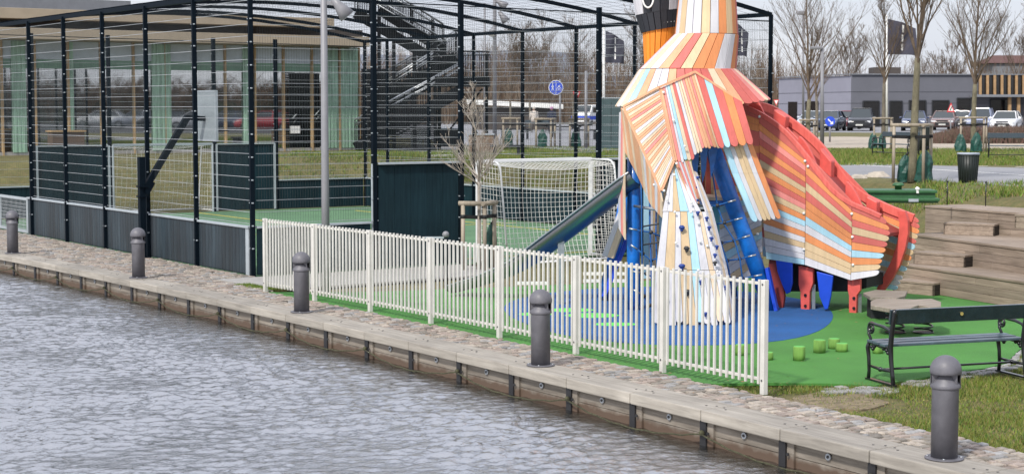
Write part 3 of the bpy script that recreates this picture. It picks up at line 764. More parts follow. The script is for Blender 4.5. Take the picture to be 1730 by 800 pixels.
# wing panels ----------------------------------------------------------
thin = lambda s: list(s)
cA = 'tWototPtooWtWoototPtoWtWtW'
# front-left wing: short planks running across between the two edges
panel('wing_panel', [pp([(1054, 182, 24.62), (1117, 322, 23.92)]), pp([(1114, 149, 24.32), (1138, 272, 23.88)])], list('tWotoPtooWtooWtotPotottWotttWt'), th=.022, wts=None)
# vertical strip along the left edge of that wing
panel('wing_side', [pp([(1051, 182, 24.9), (1056, 186, 24.6), (1117, 322, 23.93), (1121, 340, 23.9)]), pp([(1058, 256, 24.95), (1081, 300, 24.7), (1101, 345, 24.4), (1122, 369, 24.0)])], list('otootoootWotoWot'), th=.022)
panel('wing_panel', [pp([(1115, 150, 24.3), (1174, 124, 24.36)]), pp([(1139, 272, 23.9), (1166, 268, 24.0), (1181, 254, 24.05), (1190, 247, 24.1), (1214, 246, 24.22)])],
      list('oPWBtRWttPooPot'), th=.024, tip=.03, jag=.015)
panel('wing_strip', [pp([(1139, 273, 23.895), (1166, 272, 24.0)]), pp([(1170, 352, 23.86), (1181, 330, 23.98)])], list('oPWPWoPt'), th=.022, tip=.04, jag=.03)
panel('wing_panel', [pp([(1175, 123, 24.36), (1252, 172, 24.42)]), pp([(1212, 244, 24.08), (1271, 237, 24.26)])], list('RBROR'), th=.028, tip=.07, wts=[.8, .9, 1.15, 1.1, 1.05])
panel('lower_wing', [pp([(1219, 243, 24.25), (1269, 240, 24.42)]), pp([(1236, 293, 24.22), (1289, 293, 24.40)]), pp([(1268, 370, 24.16), (1317, 364, 24.36)])], list('BWTTWO'), th=.026, tip=.05, wts=[1.3, 1, 1, .9, 1.05, 1.2])
panel('side_strip', [pp([(1048, 190, 25.25), (1057, 186, 24.95)]), pp([(1046, 300, 25.25), (1057, 322, 24.98)]), pp([(1047, 385, 25.25), (1058, 405, 24.98)])], list('WPt'), th=.02)
# ridges
b = MB()
for a, c in (((1053, 180, 24.6), (1113, 147, 24.25)), ((1114, 147, 24.25), (1174, 121, 24.32)), ((1174, 121, 24.32), (1252, 171, 24.40)), ((1114, 148, 24.3), (1139, 272, 23.86)), ((1139, 272, 23.86), (1118, 322, 23.9)), ((1054, 182, 24.58), (1117, 322, 23.9))):
    b.beam(D(*a), D(*c), .018, .03, m=PI_['o'])
b.build('ridge_strip', PKM, bird)
# climbing leg -----------------------------------------------------------
F1 = pp([(1122, 366, 23.8), (1160, 357, 23.78), (1190, 357, 23.86)])
panel('climbing_leg', [pp([(1137, 274, 23.95), (1139, 274, 23.95)]), pp([(1119, 357, 23.82), (1184, 357, 23.84)])], list('WWTBWW'), wts=[.7, .8, 1.1, 1.3, 1, .8], gap=.003)
panel('climbing_leg', [pp([(1120, 358, 23.8), (1192, 358, 23.84)]), pp([(1108, 456, 23.6), (1216, 456, 23.66)])], list('WTWTBWtW'), wts=[1, 1.2, .8, 1.2, 1, 1, .6, .7])
panel('climbing_leg', [pp([(1107, 457, 23.58), (1217, 457, 23.64)]), pp([(1104, 546, 23.42), (1234, 543, 23.42)])], list('WTWWTTBWWtW'), tip=.03, jag=.03)
panel('leg_side', [pp([(1168, 288, 23.99), (1176, 292, 24.1)]), pp([(1191, 358, 23.84), (1203, 358, 24.0)]), pp([(1215, 456, 23.66), (1227, 455, 23.86)]), pp([(1232, 540, 23.46), (1239, 536, 23.66)])], list('WtW'), th=.02, tip=.02)
m_hb = pm('blue_climbing_hold', (.01, .04, .22), .5); m_hk = pm('black_climbing_hold', (.03, .03, .032), .5)
def holdY(y): return lerp(23.86, 23.40, (y - 330) / 215)
for lst, m_, nm in (([(1152, 384), (1152, 449), (1176, 316), (1177, 338), (1179, 359), (1194, 368), (1198, 384), (1202, 402), (1211, 416), (1208, 430), (1184, 475), (1192, 529), (1226, 484), (1178, 300)], m_hb, 'climbing_hold'), ([(1160, 419), (1208, 443), (1162, 492), (1124, 504)], m_hk, 'climbing_hold')):
    for x, y in lst:
        c = D(x, y, holdY(y) + (.14 if x > 1172 and y < 350 else 0) - .06); h = MB(); k_ = .9 if x < 1175 else .62
        h.ball(c, .048 * k_, n=10, k=6, sc=(1, .8, .7), jit=.2); h.ball(c + Vector((0, .0, -.03)), .028 * k_, sc=(1, .8, 1.1), jit=.2); h.build(nm, m_, bird)
cp = MB()
for x, y, Y in [(1142, 410, 23.66), (1180, 377, 23.76), (1183, 408, 23.7), (1195, 415, 23.7), (1139, 295, 23.84), (1122, 322, 23.82), (1127, 337, 23.8), (1121, 156, 24.25), (1138, 203, 24.1), (1157, 247, 23.95), (1143, 276, 23.84), (1172, 133, 24.45), (1193, 184, 24.32), (1211, 229, 24.18), (1105, 312, 24.1), (1168, 342, 23.8), (1167, 358, 23.75), (1140, 358, 23.75), (1212, 458, 23.56), (1150, 456, 23.55), (1180, 456, 23.55)]:
    cp = MB(); cp.ball(D(x, y, Y - .03), .019, n=10, k=6, sc=(1, .7, 1)); cp.build('screw_cap', m_capw, bird)
# legs, ropes, inside ---------------------------------------------------
for pts, r_, lab in (([(1071, 256, 25.25), (1071, 330, 25.25), (1070, 420, 25.25), (1071, 523, 25.25)], .098, None), ([(1203, 246, 25.1), (1238, 345, 25.15), (1262, 408, 25.2), (1304, 524, 25.2)], .118, None), ([(1062, 300, 26.4), (1040, 420, 26.5), (1018, 503, 26.55)], .09, None), ([(1230, 330, 26.5), (1236, 500, 26.6)], .09, None), ([(1140, 340, 24.1), (1150, 480, 24.0), (1172, 546, 23.8)], .07, None), ([(1212, 470, 23.9), (1222, 548, 23.72)], .06, None), ([(1120, 470, 23.8), (1116, 548, 23.6)], .06, None)):
    b = MB(); b.tube([D(*q) for q in pts], r_, 20); o = b.build('leg', m_bluep, bird)
b = MB(); b.beam(D(1296, 452, 25.15), D(1312, 524, 25.1), .14, .05); b.build('leg_plate', m_blued, bird)
panel('rear_flap', [pp([(1049, 352, 26.2), (1058, 380, 26.0)]), pp([(1019, 432, 26.3), (1038, 437, 26.1)])], list('Wt'), th=.03)
b = MB(); b.slab(pp([(1042, 440, 26.35), (1060, 392, 26.2), (1058, 420, 26.2), (1024, 500, 26.3), (1016, 500, 26.35)]), (0, .05, 0)); b.build('blue_fin', m_blued, bird)
panel('inner_wall', [[Vector((wx(1086, 26.3), 26.3, zy(172, 26.3))), Vector((wx(1128, 26.3), 26.35, zy(172, 26.3)))], [Vector((wx(1088, 26.3), 26.3, zy(470, 26.3))), Vector((wx(1130, 26.3), 26.35, zy(470, 26.3)))]], list('BWTBT'), th=.02)
panel('inner_wall', [[Vector((wx(1180, 26.3), 26.3, zy(172, 26.3))), Vector((wx(1262, 26.3), 26.3, zy(172, 26.3)))], [Vector((wx(1185, 26.3), 26.3, zy(336, 26.3))), Vector((wx(1262, 26.3), 26.3, zy(336, 26.3)))]], list('DRTDRTWDR'), th=.02)
b = MB(); c = D(1211, 333, 25.8); b.box(c, (.62, .9, .05), 0); b.build('platform', PK['t'], bird)
b = MB(); c = D(1211, 341, 25.6); b.box(c, (.5, .5, .06), 0); b.build('platform_support', m_bluep, bird)
b = MB(); b.slab(pp([(1204, 346, 25.7), (1217, 346, 25.7), (1215, 402, 25.7), (1204, 402, 25.7)]), (0, .05, 0)); b.build('teal_board', PK['G'], bird)
for pts in ([(1168, 250), (1181, 250), (1180, 275), (1176, 306), (1170, 290)], [(1182, 246), (1196, 246), (1193, 285), (1187, 309), (1185, 290), (1184, 270)], [(1197, 244), (1214, 244), (1208, 275), (1201, 302), (1199, 272)]):
    b = MB(); b.slab([D(x, y, 24.55) for x, y in pts], (0, .03, 0)); b.build('hanging_feather', m_bluep, bird)
m_rb = pm('blue_rope', (.01, .10, .33), .8, bump=.4, bscale=400); m_rc = pm('cyan_rope', (.05, .42, .58), .8)
def rope_net(lines, cross, name, Y0, Y1):
    b = MB()
    for ln in lines: b.tube([D(x, y, lerp(Y0, Y1, i / max(1, len(ln) - 1))) for i, (x, y) in enumerate(ln)], .0115, 8)
    for ln in cross:
        P_ = [D(x, y, lerp(Y0, Y1, .5)) for x, y in ln]; b.tube(P_, .0115, 8, m=1 if name == 'climbing_net' and ln[0][0] < 1100 else 0)
        d = (P_[-1] - P_[-2]).normalized(); b.tube([P_[-1] - d * .02, P_[-1] + d * .10], .014, 8, m=2)
        for q in P_[1:-1]: b.ball(q, .03, m=3)
    b.build(name, [m_rb, m_rc, m_steel, m_hk], bird)
rope_net([[(1194, 252), (1205, 300), (1212, 347), (1222, 376), (1241, 406), (1250, 437), (1258, 500)], [(1180, 300), (1196, 352), (1207, 384), (1218, 410), (1228, 440), (1240, 505)]],
         [[(1192, 348), (1212, 347), (1232, 341)], [(1200, 380), (1224, 376), (1243, 371)], [(1208, 412), (1219, 410), (1240, 406), (1256, 401)], [(1214, 440), (1229, 440), (1250, 437), (1266, 433)], [(1222, 472), (1236, 472), (1255, 470), (1276, 466)]], 'climbing_net', 24.7, 24.5)
rope_net([[(1083, 300), (1084, 345), (1084, 400), (1086, 500)], [(1098, 330), (1098, 385), (1100, 440), (1102, 520)], [(1109, 340), (1108, 400), (1110, 450), (1112, 520)]],
         [[(1118, 400), (1100, 392), (1084, 390), (1074, 388)], [(1118, 432), (1100, 440), (1086, 428), (1075, 420)], [(1106, 470), (1092, 462), (1080, 460)], [(1116, 524), (1098, 515), (1088, 500), (1080, 495)]], 'climbing_net', 24.9, 24.7)
b = MB(); b.tube(pp([(1072, 348, 25.1), (1112, 354, 24.5)]), .022, 10); b.build('cross_bar', m_steel, bird)
for y in (383, 414): 
    b = MB(); b.tube(pp([(1083, y, 24.9), (1112, y - 5, 24.6)]), .012, 8); b.build('rung', m_hk, bird)

# tail -------------------------------------------------------------------
p0 = Vector((5.03, 24.8, 0)); ta = Vector((.842, -.54, 0)); tn = Vector((-.54, -.842, 0))    # tn points at the viewer
def NP(x, y, off=0.0): return PL(x, y, p0 + tn * off, ta)
def FP(x, y, off=0.0): return PL(x, y, p0 - tn * 1.22 + tn * off, ta)
def row(f, pts, off=0.0): return [f(x, y, off) for x, y in pts]
S0 = [(1208, 160), (1207, 300), (1206, 516)]; S1 = [(1283, 190), (1284, 300), (1290, 448)]
S2 = [(1362, 257), (1362, 350), (1360, 447)]; S3 = [(1440, 339), (1440, 400), (1438, 473)]
S4 = [(1489, 365), (1498, 390), (1493, 408), (1488, 425), (1483, 440), (1477, 466)]
# the tail is a single bellied shell: its middle stands out a little towards the viewer
def bel(f, pts, k): return [f(x, y, k * math.sin(math.pi * i / (len(pts) - 1))) for i, (x, y) in enumerate(pts)]
cS1 = 'ROORRORRTORTBTWTWOTWWBWWTWBW'[:20]
panel('tail_side', [row(NP, S0), row(NP, S1)], list('ROORRORTORTOBWTWWTBWWTW'), out=tn)
panel('tail_side', [row(NP, [(1283.6, 190), (1284.6, 300), (1296, 437)]), row(NP, S2)], list('ROPRORTORPTOBWOWTWWB'), out=tn, wts=[1.5] + [1] * 19)
panel('tail_side', [row(NP, [(1362.6, 257.6), (1362.6, 350), (1360.8, 447)]), row(NP, S3)], list('RORTROOBWOTTW'), out=tn, wts=[1.6, 1, 1, 1, 1.1, 1, 1, 1, 1, 1, 1, .9, 1])
D0 = [(1440.6, 339.6), (1440.6, 400), (1438.6, 473)]
panel('tail_side', [row(NP, D0), row(NP, S4)], list('RORTROBOTW'), out=tn, tip=.07, wts=[1.25, 1.05, .9, 1, 1, 1, .95, 1, .95, 1])
for (x, y) in [(1283, 197), (1360, 272), (1365, 281), (1358, 360), (1358, 421), (1439, 361), (1441, 447), (1280, 395), (1440, 400)]: cp = MB(); cp.ball(NP(x, y, .04), .022, n=10, k=6, sc=(1, .7, 1)); cp.build('screw_cap', m_capw, bird)
# far side of the tail (its inner face shows), tips beyond
f0 = [(1240, 168), (1236, 420)]; f1 = [(1335, 197), (1325, 440)]; f2 = [(1411, 270), (1400, 470)]; f3 = [(1470, 330), (1465, 482)]
f4 = [(1546, 366), (1549, 384), (1543, 404), (1538, 425), (1530, 445), (1518, 470), (1509, 489)]
panel('tail_far_side', [row(FP, f0), row(FP, f1), row(FP, f2)], list('RTRROTRTRRTRWB'), out=tn, wts=[2, 1, 1.4] + [1] * 11)
panel('tail_far_side', [row(FP, [(1411.6, 270.6), (1400.6, 470)]), row(FP, f3)], list('RRTROTRWOTBWTW'), out=tn)
panel('tail_far_side', [row(FP, [(1470.6, 331), (1465.6, 482)]), row(FP, f4)], list('RROTRBTOTBTWWB'), out=tn, tip=.06)
# rails
def railing(f, pts, w_, h_, off=0.0, name='tail_rail', m_=None):
    b = MB(); P_ = [f(x, y, off) for x, y in pts]
    # smooth curve through the points
    Q = []
    for i in range(len(P_) - 1):
        p_1 = P_[max(0, i - 1)]; p1, p2 = P_[i], P_[i + 1]; p3 = P_[min(len(P_) - 1, i + 2)]
        for k in range(5):
            t = k / 5; Q.append(.5 * ((2 * p1) + (p2 - p_1) * t + (2 * p_1 - 5 * p1 + 4 * p2 - p3) * t * t + (3 * p1 - p_1 - 3 * p2 + p3) * t ** 3))
    Q.append(P_[-1]); n = len(Q); vs = []
    for i, q in enumerate(Q):
        d = (Q[min(i + 1, n - 1)] - Q[max(0, i - 1)]).normalized(); dn = tn.cross(d).normalized()
        if dn.z > 0: dn = -dn
        for a, c in ((0, 0), (1, 0), (1, 1), (0, 1)): vs.append(q + tn * (a * w_ - w_ / 2) + dn * (c * h_))
    fs = [(0, 1, 2, 3), ((n - 1) * 4 + 3, (n - 1) * 4 + 2, (n - 1) * 4 + 1, (n - 1) * 4)]
    for i in range(n - 1):
        for k in range(4): fs.append((i * 4 + k, i * 4 + (k + 1) % 4, i * 4 + 4 + (k + 1) % 4, i * 4 + 4 + k))
    b.add(vs, fs); return b.build(name, m_ or m_redw, bird, bevel=.008)
railing(NP, [(1243, 171), (1262, 178), (1284, 188), (1307, 202), (1328, 219), (1347, 239), (1362, 257), (1379, 280), (1402, 310), (1420, 327), (1440, 340), (1470, 353), (1490, 362)], .06, .07, .01)
railing(FP, [(1236, 158), (1271, 169), (1296, 175), (1313, 182), (1335, 197), (1362, 217), (1389, 242), (1411, 270), (1436, 304), (1455, 321), (1470, 330), (1504, 346), (1522, 353), (1546, 362)], .07, .13, .02)
# second, lower far rail line
railing(FP, [(1330, 215), (1362, 250), (1392, 300), (1420, 330), (1470, 356), (1486, 362)], .05, .06, .5, 'slide_edge')
hb_ = MB(); ho = [(1532, 356), (1537, 372), (1537, 395), (1532, 420), (1523, 447), (1509, 472), (1495, 491)]; hi = [(1519, 356), (1523, 375), (1522, 393), (1518, 414), (1510, 438), (1497, 464), (1484, 487)]
for i in range(6): hb_.slab([FP(*ho[i], .14), FP(*ho[i + 1], .14), FP(*hi[i + 1], .14), FP(*hi[i], .14)], tn * .09)
hb_.build('end_hoop', m_redp, bird)
# stair treads / cross blocks between the two sides
for pts, nm in (([(1314, 184), (1335, 197), (1332, 222), (1312, 210)], 'cross_board'), ([(1392, 249), (1411, 272), (1410, 308), (1390, 290)], 'cross_board'), ([(1470, 330), (1488, 340), (1487, 362), (1469, 352)], 'cross_board')):
    b = MB(); b.slab([FP(x, y, .16) for x, y in pts], tn * .16); b.build(nm, m_redp, bird, bevel=.02)
for x, y in ((1281, 187), (1365, 262), (1445, 339)):
    c = NP(x, y, -.12); b = MB(); pts = [c + ta * (.16 * math.cos(a)) + Vector((0, 0, .13 * math.sin(a) - .25 * math.cos(a))) for a in [i * math.pi / 8 for i in range(9)]]; b.slab(pts + [pts[-1] - Vector((0, 0, .3)), pts[0] - Vector((0, 0, .2))], -tn * .05); b.build('grip', m_redp, bird, bevel=.01)
# chute bed between the sides, with steps
b = MB()
bed = [(1262, 215), (1320, 262), (1362, 300), (1402, 345), (1440, 378), (1478, 398)]
for i in range(len(bed) - 1):
    a, c = NP(*bed[i]), NP(*bed[i + 1]); b.slab([a - tn * .05, c - tn * .05, c - tn * 1.18, a - tn * 1.18], (0, 0, -.05))
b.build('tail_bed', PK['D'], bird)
# supports under the tail
def plate(pts, name, m_, off=0.03, th=.07): b = MB(); b.slab([NP(x, y, off) for x, y in pts], tn * th); return b.build(name, m_, bird, bevel=.008)
plate([(1352, 448), (1376, 453), (1376, 478), (1371, 492), (1370, 524), (1356, 523), (1355, 492), (1352, 480)], 'support_foot', m_redp, -.14)
plate([(1435, 470), (1456, 471), (1456, 490), (1450, 498), (1449, 530), (1437, 530), (1437, 498), (1435, 490)], 'support_foot', m_redp, -.14)
for x, y0, y1 in ((1374, 480, 526), (1452, 496, 531)):
    b = MB(); a, c = NP(x, y0, -.16), NP(x, y1, -.16); c.z = 0; b.beam(Vector((c.x, c.y, a.z)), c, .05, .04); b.build('steel_foot', m_steel, bird)
bb_ = MB()
for x, y in ((1361, 498), (1361, 516), (1443, 503), (1443, 520)): q = NP(x, y, -.07); bb_.tube([q, q + tn * .02], .022, 10)
bb_.build('foot_bolt', m_blk, bird)
plate([(1312, 437), (1340, 441), (1340, 478), (1336, 493), (1330, 496), (1322, 478), (1315, 458)], 'blue_tooth', m_blued, -.02, .04)
plate([(1381, 458), (1409, 465), (1405, 500), (1400, 521), (1395, 522), (1386, 500)], 'blue_tooth', m_blued, -.02, .04)
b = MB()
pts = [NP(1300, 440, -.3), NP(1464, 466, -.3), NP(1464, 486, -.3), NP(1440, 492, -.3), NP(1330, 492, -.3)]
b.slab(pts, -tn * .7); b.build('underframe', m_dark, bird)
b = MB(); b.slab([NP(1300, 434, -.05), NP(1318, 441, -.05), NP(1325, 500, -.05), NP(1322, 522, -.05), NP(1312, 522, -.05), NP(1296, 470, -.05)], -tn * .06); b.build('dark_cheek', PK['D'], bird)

# slide ---------------------------------------------------------------------
m_inox = pm('brushed_steel', (.27, .275, .29), .28, metal=1., var=.1, scale=30, stretch=(1, 1, 6))
m_inox.node_tree.nodes['Principled BSDF'].inputs['Roughness'].default_value = .38
Ys = 25.75
pxy = [(1062, 291), (1045, 302), (1000, 336), (950, 374), (910, 404), (885, 423), (862, 440), (830, 456), (795, 470), (752, 484)]
path = [D(x, y, 24.95 + (1062 - x) / 310 * 2.1) for x, y in pxy]
b = MB(); vs = []; fs = []; K = 13; r_ = .25; th = .02
for i, q in enumerate(path):
    d = (path[min(i + 1, len(path) - 1)] - path[max(0, i - 1)]).normalized(); side = Vector((.47, .88, 0)); up = side.cross(d); up = up if up.z > 0 else -up
    k_ = 1 if i < 6 else lerp(1, .55, (i - 5) / 4)
    for rr in (r_, r_ - th):
        for k in range(K):
            a = math.pi * k / (K - 1); vs.append(q + side * (r_ * (1 - math.cos(a) * rr / r_)) - up * (math.sin(a) ** .7 * rr * .95 * k_))
n2 = 2 * K
for i in range(len(path) - 1):
    for k in range(K - 1):
        fs.append((i * n2 + k, i * n2 + k + 1, (i + 1) * n2 + k + 1, (i + 1) * n2 + k)); fs.append((i * n2 + K + k, (i + 1) * n2 + K + k, (i + 1) * n2 + K + k + 1, i * n2 + K + k + 1))
    fs.append((i * n2, (i + 1) * n2, (i + 1) * n2 + K, i * n2 + K)); fs.append((i * n2 + K - 1, i * n2 + n2 - 1, (i + 1) * n2 + n2 - 1, (i + 1) * n2 + K - 1))
b.add(vs, fs, 0, True); ch = b.build('slide_chute', m_inox, bird)
for e in (0.0, 2 * r_):
    b = MB(); b.tube([q + Vector((.47, .88, 0)) * e for q in path], .017, 8); b.build('chute_rim', m_steel, ch)
b = MB(); a = D(948, 395, 25.95); b.box((a.x, a.y, a.z / 2), (.1, .06, a.z)); b.build('chute_post', m_steel, ch)
# ================================================================== RIGHT FOREGROUND
m_bpaint = pm('bench_green_black', (.012, .026, .034), .25, var=.2, scale=6, coat=.8)
m_bseat = pm('bench_seat_sky_tint', (.06, .09, .11), .35, var=.3, scale=5, det=8)  # seat kept paler and bluer than the back: sky reflection put into its colour
def bench_parts(p, L=1.70):
    # origin under the middle, backrest on -y, seat front on +y
    for sx_ in (-1, 1):
        x = sx_ * (L / 2 - .04); b = MB()
        b.tube([(x, .25, .0), (x, .235, .1), (x, .245, .25), (x, .27, .36), (x, .24, .43)], [.022, .02, .021, .026, .02], 8)     # front leg
        b.tube([(x, -.27, .0), (x, -.245, .12), (x, -.215, .28), (x, -.20, .42), (x, -.225, .60), (x, -.265, .80), (x, -.262, .84)], [.026, .024, .026, .03, .028, .026, .02], 8)
        b.beam((x, -.30, .012), (x, .28, .012), .05, .02); b.tube([(x, -.235, .16), (x, -.02, .15), (x, .24, .16)], [.014, .02, .014], 8); b.ball((x, 0, .15), .028)
        b.tube([(x, -.20, .415), (x, .0, .40), (x, .25, .425)], .02, 8)
        # scrolled arm
        arm = [(x, -.225, .56), (x, -.17, .60), (x, -.05, .625), (x, .10, .63), (x, .20, .64)]
        b.tube(arm, [.018, .016, .02, .02, .02], 8)
        sc = [(x, .20 + .062 * math.sin(a) * (1 - a / 14), .578 + .062 * math.cos(a) * (1 - a / 14)) for a in [i * .45 for i in range(22)]]
        b.tube(sc, [.019 - .0004 * i for i in range(22)], 8); b.tube([(x, .262, .575), (x, .25, .51), (x, .21, .46), (x, .235, .42)], .017, 8)
        for yy, zz in ((.19, .375), (.13, .385), (-.12, .375), (-.06, .385), (.16, .355), (-.15, .35)): b.ball((x, yy, zz), .022)
        b.build('end_frame', m_blk, p, local=True)
    for y, z in ((.17, .44), (.045, .435), (-.09, .43)):
        b = MB(); b.box((0, y, z), (L, .115, .03)); b.build('seat_plank', m_bseat, p, bevel=.006, local=True)
    b = MB(); b.box((0, -.235, .755), (L, .03, .165), tilt=Matrix.Rotation(.16, 3, 'X')); bk_ = b.build('backrest', m_bpaint, p, bevel=.006, local=True)
    b = MB(); b.tube([(0, -.262, .76), (0, -.268, .76)], .02, 12); b.build('badge', pm('brass_badge', (.55, .45, .15), .4, metal=.6), bk_, local=True)
    b = MB(); b.tube([(-L / 2 + .04, -.01, .15), (L / 2 - .04, -.01, .15)], .013, 8); b.build('stretcher', m_blk, p, local=True)
fl, fr_, rl = G(1466, 640), G(1686, 627), G(1515, 651)
ax = (fr_ - fl).normalized(); az = math.atan2(ax.y, ax.x)
mid = (fl + fr_) / 2; Lb = (fr_ - fl).length
b1 = thing('park_bench', mid - Vector((-ax.y, ax.x, 0)) * .26 + Vector((0, 0, .0)), 'dark green-black bench seen from behind, at the edge of the green rubber beside the grass', 'bench', 'black scroll-armed park benches', az)
bench_parts(b1, Lb + .08)
for o_, px, py, rz, lab in ((1, 1722, 270, .25, 'dark bench facing the camera behind the tapered bin, at the right edge'), (1, 1516, 266, 1.05, 'dark bench beyond the green cover, behind the staked tree trunk'), (1, 905, 224, .4, 'far dark bench beyond the court, left of the green watering bags')):
    q = G(px, py, GZ); dup(b1, q, math.pi * 0 + math.pi + rz + math.pi, lab) if False else dup(b1, q + Vector((0, .3, 0)), math.pi - rz, lab)

# stumps --------------------------------------------------------------
m_st = pm('green_log_side', (.13, .26, .05), .85, var=.3, scale=12, stretch=(1, 1, .2)); m_st2 = pm('green_log_top', (.10, .36, .075), .85, var=.15)
labs = ['tallest front green stepping log, nearest the end of the railing', 'broad green stepping log behind and right of the tallest one', 'farthest small green stepping log of the cluster of four', 'low green stepping log at the right of the cluster of four', 'green stepping log just behind the end post of the railing', 'green stepping log seen between the last bars of the railing', 'low green stepping log under the bench seat']
for i, (px, yb, yt, wd_) in enumerate([(1350, 610, 586, 21), (1384.5, 597, 575, 21), (1409, 590, 573, 20), (1422, 595, 581, 21), (1297, 609, 596, 19), (1252, 601, 583, 20), (1483, 598, 583, 18)]):
    q = G(px, yb - 2); r = wd_ / 2 / F * q.y; h = (yb - yt) / F * q.y
    b = MB(); b.lathe(q, [(r, 0), (r * 1.02, h * .4), (r * .99, h - .012), (r * .9, h)], 18)
    for k, f in enumerate(b.f): pass
    b.m[-1] = 1; o = b.build('stepping_log', [m_st, m_st2]); tag(o, labs[i], 'stepping log', 'green stepping logs set in the rubber ground')

# terraces ---------------------------------------------------------------
m_deck = wood('grey_deck_board', (.18, .138, .105), (.34, .272, .215), .18, rz=math.atan2(-2.95, 1.23) + math.pi / 2, along='u')
m_deckd = wood('dark_deck_end', (.012, .008, .006), (.03, .022, .018), .2, along='v')
ter = thing('terraced_seating', (8.4, 27, 0), 'weathered grey timber seating terraces rising to the plateau', 'terraced seating')
tiers = [(G(1519, 445, .42), G(1730, 475, .42), .42, 0.0), (G(1533, 394, .83), G(1730, 419, .83), .83, .42), (G(1562, 347, 1.24), G(1730, 360, 1.24), 1.24, .83)]
for i, (a, b_, z, z0) in enumerate(tiers):
    d = (b_ - a); d.z = 0; d.normalize(); b_ = b_ + d * 4; inn = Vector((-d.y, d.x, 0)); L = (b_ - a).length
    q = MB(); k = -.15
    q.slab([a + Vector((0, 0, -.0)), b_, b_ + inn * 1.9, a + inn * 1.9], (0, 0, -.04))
    ns = 3 if i == 0 else 6
    for r in range(ns):
        zl = max(0, z0 - .42); za, zb = zl + (z - zl - .04) * r / ns, zl + (z - zl - .04) * (r + 1) / ns
        x = 0; off = rnd.uniform(1.2, 2.5)
        while x < L:
            x2 = min(L, x + off); A = a + d * (x + .002) + inn * .015; B = a + d * (x2 - .002) + inn * .015; A.z = B.z = za + .003; A2 = A.copy(); B2 = B.copy(); A2.z = B2.z = zb
            q.slab([A, B, B2, A2], inn * .03); x = x2; off = 2.4
        A = a + d * .0 + inn * .05; B = a + inn * 1.85; A.z = B.z = za + .003; A2 = A.copy(); B2 = B.copy(); A2.z = B2.z = zb
        q.slab([A, B, B2, A2], d * .03)
    q.build('tier', m_deck, ter, bevel=.006)
boxes = [((1594, 376), (1680, 379), 1.03, .83, 0), ((1543, 425), (1630, 431), .62, .42, 0), ((1508, 472), (1577, 478), .21, 0, 0), ((1714, 361), (1790, 365), 1.45, 1.24, 1)]
for (a, b_, z1, z0, dk) in boxes:
    A, B = G(*a, z1), G(*b_, z1); d = (B - A); d.z = 0; L = d.length; d.normalize(); inn = Vector((-d.y, d.x, 0)); q = MB(); D_ = .48
    q.slab([A, B, B + inn * D_, A + inn * D_], (0, 0, -.035)); n = 2
    for r in range(n):
        za, zb = z0 + (z1 - z0 - .04) * r / n, z0 + (z1 - z0 - .04) * (r + 1) / n
        P_ = [A + inn * .01, B + inn * .01]; 
        lo = [Vector((p.x, p.y, za + .002)) for p in P_]; hi = [Vector((p.x, p.y, zb)) for p in P_]
        q.slab([lo[0], lo[1], hi[1], hi[0]], inn * .03)
        q.slab([lo[0], lo[0] + inn * D_, hi[0] + inn * D_, hi[0]], d * .03)
        q.slab([lo[1] - d * .03, lo[1] + inn * D_ - d * .03, hi[1] + inn * D_ - d * .03, hi[1] - d * .03], d * .03, 1)
    q.build('step_block', [m_deck, m_deckd], ter, bevel=.004)

# spring platform ---------------------------------------------------------
m_slate = wood('grey_platform_wood', (.15, .122, .095), (.30, .26, .215), .12, along='v')
q0 = G(1530, 563)
spr = thing('spring_platform', q0, 'grey wobble board of star shaped planks on two black coil springs', 'spring platform')
zt = .42
out_ = [(1471, 508), (1480, 504), (1510, 504), (1545, 505), (1575, 504), (1590, 509), (1590, 516), (1570, 518), (1552, 514), (1540, 519), (1535, 524), (1518, 523), (1495, 519), (1471, 515)]
b = MB(); b.slab([G(x, y, zt) for x, y in out_], (0, 0, -.06)); b.build('board', m_slate, spr, bevel=.01)
b = MB(); b.beam(G(1492, 519, .34), G(1580, 517, .34), .06, .04); b.build('under_bar', m_dark, spr)
for px in (1512, 1560):
    c = G(px, 562); b = MB(); b.tube([c + Vector((.12 * math.cos(a), .12 * math.sin(a), .03 + .31 * a / (2 * math.pi * 4.5))) for a in [i * 2 * math.pi * 4.5 / 80 for i in range(81)]], .013, 8); b.lathe(c, [(.14, .006), (.14, .02)], 16); b.build('coil_spring', m_blk, spr)
q0 = G(1497, 520)
t2 = thing('low_platform', q0, 'low weathered wooden platform at the foot of the red tail', 'platform')
b = MB(); b.slab([G(x, y, .36) for x, y in [(1458, 494), (1478, 489), (1533, 491), (1529, 499), (1515, 503), (1470, 501)]], (0, 0, -.05)); b.build('board', m_slate, t2, bevel=.008)
b = MB(); c = G(1491, 497, .33); b.box((c.x - .02, c.y, .15), (.34, .3, .30)); b.build('base_box', m_dark, t2)

# green utility cover -------------------------------------------------------
m_gc = pm('green_cover_paint', (.025, .10, .035), .5, var=.15, scale=8)
ug = thing('utility_cover', G(1520, 335, 1.2), 'green two-step utility cover with a round vent cap on the bank', 'utility cover')
A = G(1520, 326, 1.27)
for _ in range(6): hz = hgt(A.x * U.x + (A.y + .3) * U.y, A.x * V.x + (A.y + .3) * V.y); A = G(1520, 326, hz + .16)
zc = hz + .03 - 1.04
b = MB(); b.box((A.x, A.y + .35, zc + 1.06), (1.38, .85, .05), -.05); b.box((A.x + .01, A.y + .35, zc + 1.03), (1.32, .78, .06), -.05); b.build('lower_tray', m_gc, ug, bevel=.01)
b = MB(); b.box((A.x + .07, A.y + .42, zc + 1.19), (1.22, .7, .05), -.05); b.box((A.x + .07, A.y + .42, zc + 1.12), (1.16, .62, .10), -.05); b.build('lid', m_gc, ug, bevel=.01)
